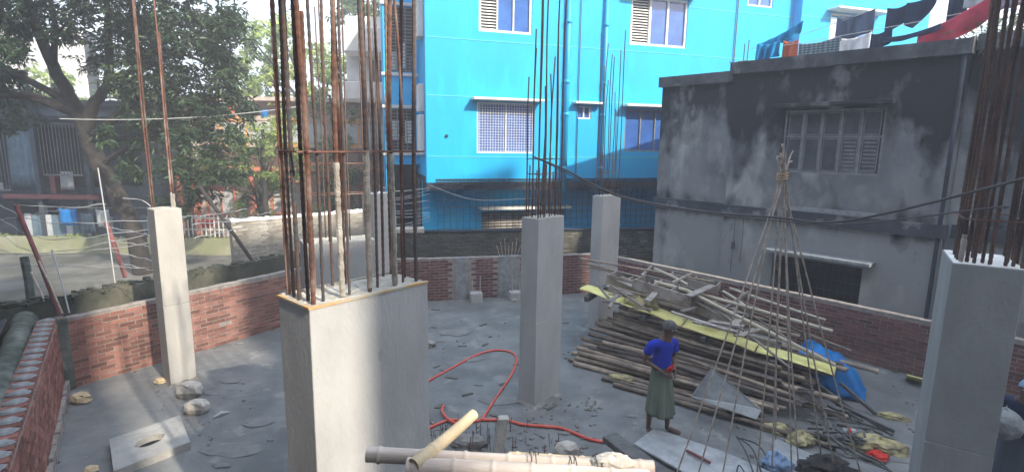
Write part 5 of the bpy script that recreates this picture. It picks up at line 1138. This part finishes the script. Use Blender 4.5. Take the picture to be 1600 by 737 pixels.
# ================================================================== CABLES, WIRES AND POSTS
for i, (pts, r, mt, lb) in enumerate([([(.31, 8.0, 4.02), (.75, 7.8, 3.85), (1.5, 7.9, 3.50), (2.3, 6.9, 3.40), (3.0, 6.1, 3.42), (3.45, 5.55, 3.46), (4.2, 4.6, 3.93), (4.7, 4.0, 4.30), (6.4, 2.4, 5.1), (10.5, -.8, 6.6), (12.6, -3.6, 7.2)], .014, 'wire_dark', 'thick brown cable sagging from the middle column bars to the right column'),
        ([(.36, 8.1, 4.00), (1.5, 8.0, 3.48), (2.3, 7.0, 3.37), (3.0, 6.2, 3.38), (3.5, 5.6, 3.42), (4.3, 4.8, 3.70), (4.55, 4.95, 3.68)], .008, 'wire_dark', 'thinner cable sagging just under the thick brown one'),
        ([(-2.4, 15.6, 3.0), (-1.0, 12.8, 2.9), (.4, 9.3, 3.28)], .006, 'wire', 'thin pale wire from the grille of the cyan building to the middle column')]):
    mb = MB(); mb.tube(spline(pts, 8), r, 6); tag(mb.build('cable', M[mt], smooth=True, origin=pts[0]), lb, 'cable')
mb = MB(); mb.tube(sag((-12, 14.5, 4.7), (-6.2, 16.0, 5.2), .15), .012, 5); tag(mb.build('cable', M['wire'], origin=(-12, 14.5, 4.7)), 'pale wire stretched across the dark tree above the slender column', 'cable')
mb = MB(); mb.tube([PC(.08, .03, 3.1), PC(.06, .0, 3.5), PC(.12, .02, 4.0), PC(.05, -.05, 4.3)], .011, 6); tag(mb.build('bent_bar', M['rebar_thin'], origin=PC(.08, .03, 3.1)), 'crooked bar leaning at the left of the middle column bars', 'rebar')
for i, (pa, pb, r, mt, lb, nm) in enumerate([((-7.92, 9.05, 1.15), (-8.55, 9.2, 3.05), .035, 'redpost', 'rusty leaning post at the far left wall corner', 'fence_post'), ((-7.78, 8.95, 1.2), (-8.2, 9.1, 2.1), .018, 'rebar_pale', 'pale thin stick right of the rusty leaning post', 'stick'),
        ((-8.25, 9.2, 1.2), (-8.55, 9.3, 1.85), .018, 'rebar_pale', 'short pale stick left of the rusty leaning post', 'stick'), ((-7.7, 9.0, 1.2), (-7.95, 9.1, 2.3), .014, 'wire', 'white thin rod next to the wall corner', 'stick'),
        ((-8.5, 11.5, 1.2), (-8.95, 11.7, 2.4), .045, 'redpost', 'faded red leaning post carrying wires before the tree trunk', 'fence_post'), ((-6.6, 13.4, 1.15), (-7.9, 13.5, 3.1), .045, 'bark', 'dark leaning stick against the end of the weathered wall', 'fence_post'),
        ((-8.9, 9.6, 1.2), (-9.1, 9.8, 2.0), .07, 'moss_top', 'short stump of pipe at the left edge', 'fence_post'), ((-8.35, 11.0, .6), (-8.6, 11.2, 3.6), .012, 'wire', 'thin upright rod carrying wires left of the slender column', 'stick')]):
    mb = MB(); mb.tube([pa, Vector(pa).lerp(Vector(pb), .5)+Vector((.015, 0, 0)), pb], r, 7); tag(mb.build(nm, M[mt], origin=pa), lb, 'post' if nm == 'fence_post' else 'stick')
GW = 'slack wires strung between the left posts and the slender column'
wd_l = [((-9.4, 9.6, 3.1), (-8.2, 9.3, 2.75), (-6.1, 9.0, 2.85)), ((-9.4, 9.6, 2.85), (-8.2, 9.3, 2.45), (-6.1, 9.0, 2.70)), ((-9.4, 9.6, 2.55), (-8.3, 9.3, 2.20), (-6.1, 9.1, 2.62)), ((-9.5, 9.6, 2.2), (-8.3, 9.3, 2.15), (-6.1, 9.1, 2.45)), ((-9.4, 9.7, 2.7), (-8.3, 9.4, 2.9), (-7.3, 9.6, 3.05)),
        ((-8.9, 11.6, 2.3), (-7.6, 11, 2.25), (-6.2, 9.3, 2.35)), ((-8.85, 11.6, 2.0), (-7.6, 11, 2.0), (-6.2, 9.3, 2.2)), ((-8.8, 11.6, 1.75), (-7.6, 11, 1.72), (-6.2, 9.3, 2.0)), ((-8.7, 11.6, 1.5), (-7.6, 11, 1.5), (-6.2, 9.3, 1.8)), ((-9.5, 9.6, 1.9), (-8.4, 10, 1.8), (-6.2, 9.3, 1.95)),
        ((-6.1, 9.1, 2.9), (-6.6, 11.5, 2.6), (-6.7, 13.5, 2.5)), ((-5.6, 9.3, 2.75), (-6.0, 11.5, 2.5), (-6.2, 13.8, 2.4)), ((-5.6, 9.3, 2.5), (-6.0, 11.5, 2.3), (-6.2, 13.8, 2.2))]
for k, pts in enumerate(wd_l):
    mb = MB(); sp_ = spline(pts, 12); mb.tube([p+Vector((0, 0, .012*math.sin(i*1.3+k))) for i, p in enumerate(sp_)], .0065, 4)
    for i in range(3, len(sp_)-2, 4): p = sp_[i]; mb.tube([p+Vector((-.02, 0, -.02)), p+Vector((.02, 0, .025))], .004, 3)
    o = mb.build('slack_wire', M['wire'], origin=pts[0]); tag(o, 'slack pale barbed wire strung across the left side toward the slender column', 'wire', GW)
mb = MB(); mb.tube(spline([(-8.0, 11, 3.0), (-7.5, 10.9, 2.95), (-7.15, 10.8, 2.6), (-7.2, 10.8, 2.2)], 8), .009, 5); tag(mb.build('looped_wire', M['wire'], origin=(-8, 11, 3)), 'stiff white wire curling down beside the purple cloth', 'wire')
# tangle of wires between the rebar and the cyan building
for k in range(9):
    z = 1.9+.13*k; mb = MB(); mb.tube(spline([(-3.9, 15.6, z+.03*math.sin(k)), (-3.3, 15.4, z-.12-.05*math.sin(k*2)), (-2.4, 15.5, z+.08*math.cos(k))], 8), .007, 4)
    tag(mb.build('slack_wire', M['wire'], origin=(-3.9, 15.6, z)), 'one of the tangled wires left of the grille, below the cyan wing', 'wire', 'tangled wires below the cyan wing')

# ================================================================== LAUNDRY ON THE ROOF
RF = Fr(D1.o.xy, -48.0)      # real metres along the roof edge, n outwards
def rz(n): return 6.13
def cloth(label, t0, t1, n_, ztop0, ztop1, drop0, drop1, mt, folds=5, amp=.03, shape=None, cat='laundry'):
    mb = MB(); A, B = 28, 12; P = []
    for i in range(A+1):
        u_ = i/A; t = t0+(t1-t0)*u_; zt = ztop0+(ztop1-ztop0)*u_-.05*math.sin(math.pi*u_); dr = drop0+(drop1-drop0)*u_
        if shape: dr *= shape(u_)
        for j in range(B+1):
            v_ = j/B; P.append(RF.p(t+.03*v_*math.sin(u_*9), n_+amp*(.3+v_)*math.sin(folds*6.28*u_+v_), zt-dr*v_))
    mb.add(P, [(i*(B+1)+j, i*(B+1)+j+1, (i+1)*(B+1)+j+1, (i+1)*(B+1)+j) for i in range(A) for j in range(B)]); o = mb.build('hanging_cloth', M[mt] if isinstance(mt, str) else mt, smooth=True, origin=RF.p((t0+t1)/2, n_, ztop0)); o.modifiers.new('thick', 'SOLIDIFY').thickness = .008
    return tag(o, label, cat)
mk = lambda n_, c, c2=None: mat(n_, c, c2 or tuple(x*.7 for x in c), 4, .9)
m_teal = mk('teal_cloth', (.01, .27, .55)); m_gr = mk('grey_blue_cloth', (.10, .13, .20)); m_crim = mk('crimson_cloth', (.50, .05, .09)); m_wt = mk('white_cloth', (.72, .72, .74)); m_or = mk('brick_orange_cloth', (.50, .12, .06)); m_pk = mk('dusty_pink_print', (.42, .22, .28), (.3, .3, .4))
def plaid():
    m_ = mk('plaid_cloth', (.20, .28, .36)); n = m_.node_tree.nodes; l = m_.node_tree.links; b = n['Principled BSDF']; tc = n.new('ShaderNodeTexCoord'); outs = []
    for d_, s_ in (('X', 5), ('Z', 6)):
        wv = n.new('ShaderNodeTexWave'); wv.bands_direction = d_; wv.inputs['Scale'].default_value = s_; l.new(tc.outputs['Object'], wv.inputs[0]); outs.append(wv.outputs['Color'])
    m1 = n.new('ShaderNodeMixRGB'); l.new(outs[0], m1.inputs[0]); m1.inputs[1].default_value = (.10, .17, .25, 1); m1.inputs[2].default_value = (.28, .34, .33, 1)
    m2 = n.new('ShaderNodeMixRGB'); m2.blend_type = 'MULTIPLY'; m2.inputs[0].default_value = .7; l.new(m1.outputs[0], m2.inputs[1]); l.new(outs[1], m2.inputs[2]); l.new(m2.outputs[0], b.inputs['Base Color']); return m_
cloth('crumpled teal cloth slung over the line at the left of the roof', 2.35, 3.35, -.25, 6.62, 7.02, .55, .12, m_teal, 4, .06, lambda u: 1+.35*math.sin(u*3.1*3))
cloth('second teal blue cloth drooping below the first on the roof edge', 2.45, 2.95, -.1, 6.60, 6.62, .40, .30, m_teal, 3, .07)
cloth('orange patterned cloth hanging low beside the teal one', 3.0, 3.33, -.15, 6.62, 6.60, .52, .50, m_or, 2, .02)
cloth('plaid grey blue cloth on the roof parapet', 3.36, 4.18, -.12, 6.50, 6.56, .50, .40, plaid(), 3, .02)
cloth('dark grey blue garment hanging above the plaid cloth', 4.02, 4.72, -.3, 6.98, 7.05, .50, .42, m_gr, 3, .03)
cloth('white cloth on the parapet beside the plaid one', 4.2, 4.72, -.12, 6.50, 6.55, .38, .32, m_wt, 3, .02)
cloth('dark navy cloth hanging low, right of the white one', 4.74, 5.1, -.15, 6.52, 6.62, .32, .28, 'navy', 2, .02)
cloth('dark blue trousers spread on the high line, left leg', 4.93, 5.30, -.3, 7.02, 7.06, .50, .28, 'navy', 1, .02)
cloth('dark blue trousers spread on the high line, right leg', 5.25, 5.72, -.3, 7.06, 7.18, .42, .18, 'navy', 1, .02, lambda u: 1+.5*math.sin(u*3.14))
cloth('narrow dark navy towel hanging from the high line near the right', 5.92, 6.20, -.3, 7.3, 7.35, .95, .9, 'navy', 1, .02)
cloth('crimson cloth draped in a swag along the parapet', 5.55, 6.65, -.1, 6.42, 6.98, .28, .32, m_crim, 2, .05, lambda u: 1+.5*math.sin(u*3.14))
cloth('pink printed cloth behind the right column bars', 6.5, 7.2, -.25, 7.2, 7.3, .50, .50, m_pk, 3, .04)
cloth('pale patterned garment above the crimson cloth', 6.15, 6.6, -.3, 7.25, 7.3, .45, .40, 'palecloth', 2, .03)
cloth('brick orange cloth on the parapet at the far right', 7.15, 7.75, -.1, 6.75, 6.8, .45, .42, m_or, 3, .03)
cloth('long black cloth strip lying along the parapet', 5.0, 5.9, -.05, 6.40, 6.55, .10, .10, 'navy', 2, .02)
for k, (t0, t1, z0, z1, n_, lb) in enumerate([(2.2, 4.95, 6.55, 7.1, -.3, 'upper washing line on the stained roof, left length'), (4.95, 8.5, 7.05, 7.7, -.3, 'upper washing line on the stained roof, right length'), (2.4, 7.8, 6.48, 6.85, -.14, 'lower washing line along the roof parapet')]):
    mb = MB(); mb.tube(sag(RF.p(t0, n_, z0), RF.p(t1, n_, z1), .05), .006, 4); tag(mb.build('washing_line', M['wire'], origin=RF.p(t0, n_, z0)), lb, 'washing line')
for k, (t, h, lean) in enumerate([(2.08, .95, 0), (2.16, 1.05, .02), (1.98, .45, -.25)]):
    mb = MB(); q = RF.p(t, -.2, 5.95); mb.tube([q, q+RF.e*lean+Vector((0, 0, h*.75))], .012, 5); tag(mb.build('roof_bar', M['rebar_thin'], origin=q), ['thin upright bar on the corner of the stained roof', 'taller upright bar beside the first on the roof corner', 'short slanting bar on the roof corner'][k], 'rebar')
mb = MB(); q = RF.p(2.1, -.2, 6.0); mb.obox(q+Vector((0, 0, .12)), RF.e*.12, RF.n*.1, Vector((0, 0, .14))); tag(bevel(mb.build('roof_stub', M['stained'], origin=q)), 'short column stub on the roof corner of the stained building', 'column stub')
t_ = thing('planter', tuple(RF.p(6.6, -.3, 6.05)), 'clump of dry weeds and pots on the roof edge behind the right bars', 'plants')
v, N = leaves(clump_points([tuple(RF.p(6.4+.35*i, -.25, 6.25))+(.28,) for i in range(5)], 600, 77), 5, .12, .014, 78); leaf_obj('foliage', v, N, M['leafmid'], t_)

# ================================================================== PEOPLE
def skin_mesh(name, verts, edges, rad, mt, parent, sub=2, root=0):
    me = bpy.data.meshes.new(name); me.from_pydata(verts, edges, []); me.materials.append(mt)
    o = bpy.data.objects.new(name, me); COL.objects.link(o); o.parent = parent
    md = o.modifiers.new('skin', 'SKIN'); md.use_smooth_shade = True; md.branch_smoothing = .4
    sv = me.skin_vertices[0].data
    for i, r in enumerate(rad): sv[i].radius = r if isinstance(r, tuple) else (r, r)
    sv[root].use_root = True
    ss = o.modifiers.new('sub', 'SUBSURF'); ss.levels = sub; ss.render_levels = sub
    return o
def person(loc, rotz, label, shirt, skirt, held=None, cap=None, skirt_hem=.30, arms=None, skirtmat='lungi'):
    root = thing('person', loc, label, 'person'); root.rotation_euler = (0, 0, rotz)
    J = {}; V_ = []; E_ = []; R_ = []
    def v(n_, p, r): J[n_] = len(V_); V_.append(p); R_.append(r)
    def e(*ns):
        for a, b in zip(ns, ns[1:]): E_.append((J[a], J[b]))
    v('pel', (0, .0, .90), (.125, .10)); v('bel', (.0, .005, 1.03), (.115, .085)); v('che', (.01, .0, 1.20), (.135, .095)); v('sh', (.02, -.005, 1.335), (.10, .07)); v('nk', (.035, -.035, 1.425), (.045, .048)); v('hd', (.055, -.07, 1.49), (.077, .090)); v('ht', (.06, -.075, 1.575), (.078, .094)); v('tp', (.06, -.07, 1.625), (.04, .05))
    e('pel', 'bel', 'che', 'sh', 'nk', 'hd', 'ht', 'tp')
    v('ns', (.075, -.158, 1.525), .012); v('nt', (.08, -.172, 1.515), .008); e('hd', 'ns', 'nt')
    A = arms or {'l': [(-.175, .0, 1.325), (-.25, .05, 1.09), (-.09, -.15, .97)], 'r': [(.195, -.01, 1.32), (.225, .02, 1.08), (.09, -.18, .98)]}
    for s, sg in (('l', -1), ('r', 1)):
        a, b, c = (Vector(q) for q in A[s]); v(s+'1', tuple(a), .052); v(s+'1b', tuple(a.lerp(b, .5)), .043); v(s+'2', tuple(b), .035); v(s+'2b', tuple(b.lerp(c, .35)), .036); v(s+'3', tuple(c), .024)
        d = (c-b).normalized(); h = c+d*.055; v(s+'4', tuple(h), (.034, .018)); e('sh', s+'1', s+'1b', s+'2', s+'2b', s+'3', s+'4')
        side = Vector((0, 0, 1)).cross(d).normalized(); upv = d.cross(side)
        for k in range(4):
            o_ = h+upv*(.024-.016*k)+d*.03; L_ = (.065, .075, .07, .055)[k]; p1 = o_+d*L_*.5-side*sg*-.006; p2 = p1+(d*.7+side*sg*-.6).normalized()*L_*.45
            v(s+'f%d' % k, tuple(o_), .0095); v(s+'g%d' % k, tuple(p1), .0085); v(s+'h%d' % k, tuple(p2), .007); e(s+'4', s+'f%d' % k, s+'g%d' % k, s+'h%d' % k)
        th_ = c+d*.02+upv*.03; v(s+'t', tuple(th_), .011); v(s+'u', tuple(th_+d*.035+upv*.018), .009); e(s+'3', s+'t', s+'u')
    for s, x, y, fx, fy in (('L', -.10, .03, -.10, -.14), ('R', .12, -.06, .24, -.20)):
        v(s+'1', (x*.9, .0, .84), .085); v(s+'2', (x*1.05, y*.5-.03, .48), .055); v(s+'2b', (x*1.1, y+.02, .33), .05); v(s+'3', (x*1.15, y+.02, .09), .032); v(s+'4', (x*1.15, y+.03, .045), .036); v(s+'5', (x*1.1+(fx-x)*.75, y+(fy-y)*.6, .028), (.026, .04)); v(s+'6', (fx*1.05, fy, .02), (.016, .038))
        e('pel', s+'1', s+'2', s+'2b', s+'3', s+'4', s+'5', s+'6')
    skin_mesh('body', V_, E_, R_, M['skin'], root)
    # shirt
    V2 = [(0, .0, .93), (0, .005, 1.03), (.01, 0, 1.2), (.02, 0, 1.33), (.03, -.02, 1.375)]; R2 = [(.165, .128), (.162, .122), (.168, .122), (.12, .09), (.066, .064)]; E2 = [(0, 1), (1, 2), (2, 3), (3, 4)]
    for s in ('l', 'r'):
        a, b = Vector(A[s][0]), Vector(A[s][1]); k = len(V2); V2 += [tuple(a), tuple(a.lerp(b, .35)), tuple(a.lerp(b, .68))]; R2 += [.070, .072, .078]; E2 += [(3, k), (k, k+1), (k+1, k+2)]
    skin_mesh('shirt', V2, E2, R2, shirt, root)
    # skirt or trousers
    mb = MB(); n1, n2 = 56, 16; P = []
    for j in range(n2+1):
        v_ = j/n2; z = 1.0-(1.0-skirt_hem)*v_
        for i in range(n1):
            u_ = 2*math.pi*i/n1; rx = .135+.075*v_**.8; ry = .112+.055*v_; k = 1+.075*v_**.6*math.sin(u_*9+1.5*math.sin(u_*2))+.04*v_*math.sin(u_*17+2)
            P.append((.01*v_+rx*k*math.cos(u_), -.01-.02*v_+ry*k*math.sin(u_), z+.03*v_*math.cos(u_+.7)*(-1)))
    mb.add(P, [(j*n1+i, (j+1)*n1+i, (j+1)*n1+(i+1) % n1, j*n1+(i+1) % n1) for j in range(n2) for i in range(n1)])
    me = mb; o = bpy.data.objects.new('lungi', bpy.data.meshes.new('lungi')); o.data.from_pydata(mb.v, [], mb.f); o.data.materials.append(M[skirtmat]); o.data.polygons.foreach_set('use_smooth', [True]*len(o.data.polygons)); COL.objects.link(o); o.parent = root; o.modifiers.new('thick', 'SOLIDIFY').thickness = .005
    mb = MB(); mb.tube([(.142*math.cos(a), -.01+.118*math.sin(a), .985+.008*math.sin(a*3)) for a in [i*2*math.pi/24 for i in range(25)]], .017, 8); mb2 = bpy.data.meshes.new('waist_roll'); mb2.from_pydata(mb.v, [], mb.f); mb2.materials.append(M['navy']); o = bpy.data.objects.new('waist_roll', mb2); COL.objects.link(o); o.parent = root
    # hair cap, eyes, ears
    def ell(name, c, rx, ry, rz_, mt, a0=0, a1=math.pi, tilt=0):
        m_ = MB(); n1, n2 = 18, 9; P = []
        for j in range(n2+1):
            v_ = a0+(a1-a0)*j/n2
            for i in range(n1): u_ = 2*math.pi*i/n1; q = Matrix.Rotation(tilt, 3, 'X') @ Vector((rx*math.cos(u_)*math.sin(v_), ry*math.sin(u_)*math.sin(v_), rz_*math.cos(v_))); P.append(tuple(Vector(c)+q))
        m_.add(P, [(j*n1+i, (j+1)*n1+i, (j+1)*n1+(i+1) % n1, j*n1+(i+1) % n1) for j in range(n2) for i in range(n1)])
        me_ = bpy.data.meshes.new(name); me_.from_pydata(m_.v, [], m_.f); me_.materials.append(mt); me_.polygons.foreach_set('use_smooth', [True]*len(me_.polygons)); o_ = bpy.data.objects.new(name, me_); COL.objects.link(o_); o_.parent = root; return o_
    ell('hair', (.057, -.060, 1.56), .095, .113, .103, M['hair'] if not cap else cap, 0, 1.75, -.32)
    for sx in (-1, 1):
        ell('eye', (.063+.029*sx, -.152, 1.545), .011, .007, .006, M['white']); ell('ear', (.055+.082*sx, -.062, 1.545), .010, .02, .028, M['skin'])
    ell('mouth', (.068, -.154, 1.485), .022, .006, .005, M['redpost'])
    return root
man = person((2.21, 7.45, 0), R(22), 'barefoot man in royal blue shirt and olive lungi looking down, holding a red bottle', M['shirt'], True)
mb = MB(); mb.tube([(0, 0, -.05), (0, 0, .03), (0, 0, .055), (0, 0, .075), (0, 0, .09)], [.032, .033, .028, .013, .014], 10); o = mb.build('red_bottle', M['red'], smooth=True)
man.scale = (1.05, 1.05, 1.05); o.location = Vector((2.21, 7.45, 0))+1.05*(Matrix.Rotation(R(22), 3, 'Z') @ Vector((-.005, -.20, 1.02))); o.rotation_euler = (.3, .5, 0); tag(o, 'small red bottle held at the waist by the man in blue', 'bottle')
arms2 = {'l': [(-.175, .0, 1.325), (-.22, -.08, 1.12), (-.12, -.30, 1.10)], 'r': [(.195, -.01, 1.32), (.22, -.12, 1.1), (.10, -.32, 1.12)]}
p2 = person((5.93, 5.82, 0), R(-62), 'person in navy shirt and pale blue cap working behind the right column', M['navy'], True, cap=M['capblue'], arms=arms2, skirtmat='gcloth')
crumple('white_sack', tuple(Vector((5.93, 5.82, 0))+Matrix.Rotation(R(-62), 3, 'Z') @ Vector((-.02, -.36, .98))), .19, .16, .18, 'patch', 'pale round sack held by the person behind the right column', 'sack', 44, rough=.10, fold=3, flat=1.0)

for o in ROOTS:
    if '_o' in o: del o['_o']

# ================================================================== AIR
mb = MB(); mb.box(-115, 115, -95, 125, -1.3, 25.5)  # thin volume added to lift the blacks as lens glare does
hz = mb.build('haze', M['white']); hm = bpy.data.materials.new('haze'); hm.use_nodes = True; n = hm.node_tree.nodes; n.clear()
pv = n.new('ShaderNodeVolumePrincipled'); pv.inputs['Color'].default_value = (.93, .95, 1, 1); pv.inputs['Density'].default_value = .008; pv.inputs['Anisotropy'].default_value = .1
ou = n.new('ShaderNodeOutputMaterial'); hm.node_tree.links.new(pv.outputs[0], ou.inputs['Volume']); hz.data.materials.clear(); hz.data.materials.append(hm); tag(hz, kind='stuff')
# cement splashes, footprints' raised rims and slurry lumps on the floor near the camera
mb = MB(); rq = random.Random(33)
for k in range(70):
    c = Vector((rq.uniform(-6.5, 5.5), rq.uniform(5.6, 13), .012)); r0 = rq.uniform(.03, .16)*(1 if rq.random() < .8 else 1.8); n_ = 12; a0 = rq.uniform(0, 6)
    if not inside(c.x, c.y): continue
    P = [c+Vector((r0*(1+.5*mn.noise((math.cos(a)*1.5+k, math.sin(a)*1.5, 0)))*math.cos(a)*1.5, r0*(1+.5*mn.noise((math.cos(a)*1.5, math.sin(a)*1.5+k, 4)))*math.sin(a)*.8, 0)) for a in [a0+i*2*math.pi/n_ for i in range(n_)]]
    Q = [c+(p-c)*.6+Vector((0, 0, .006+.006*rq.random())) for p in P]
    mb.add(P+Q, [(i, (i+1) % n_, n_+(i+1) % n_, n_+i) for i in range(n_)]+[tuple(range(n_, 2*n_))])
tag(mb.build('cement_splashes', M['splash'], origin=(0, 8, 0)), 'dried cement splashes on the floor', 'cement', kind='stuff')
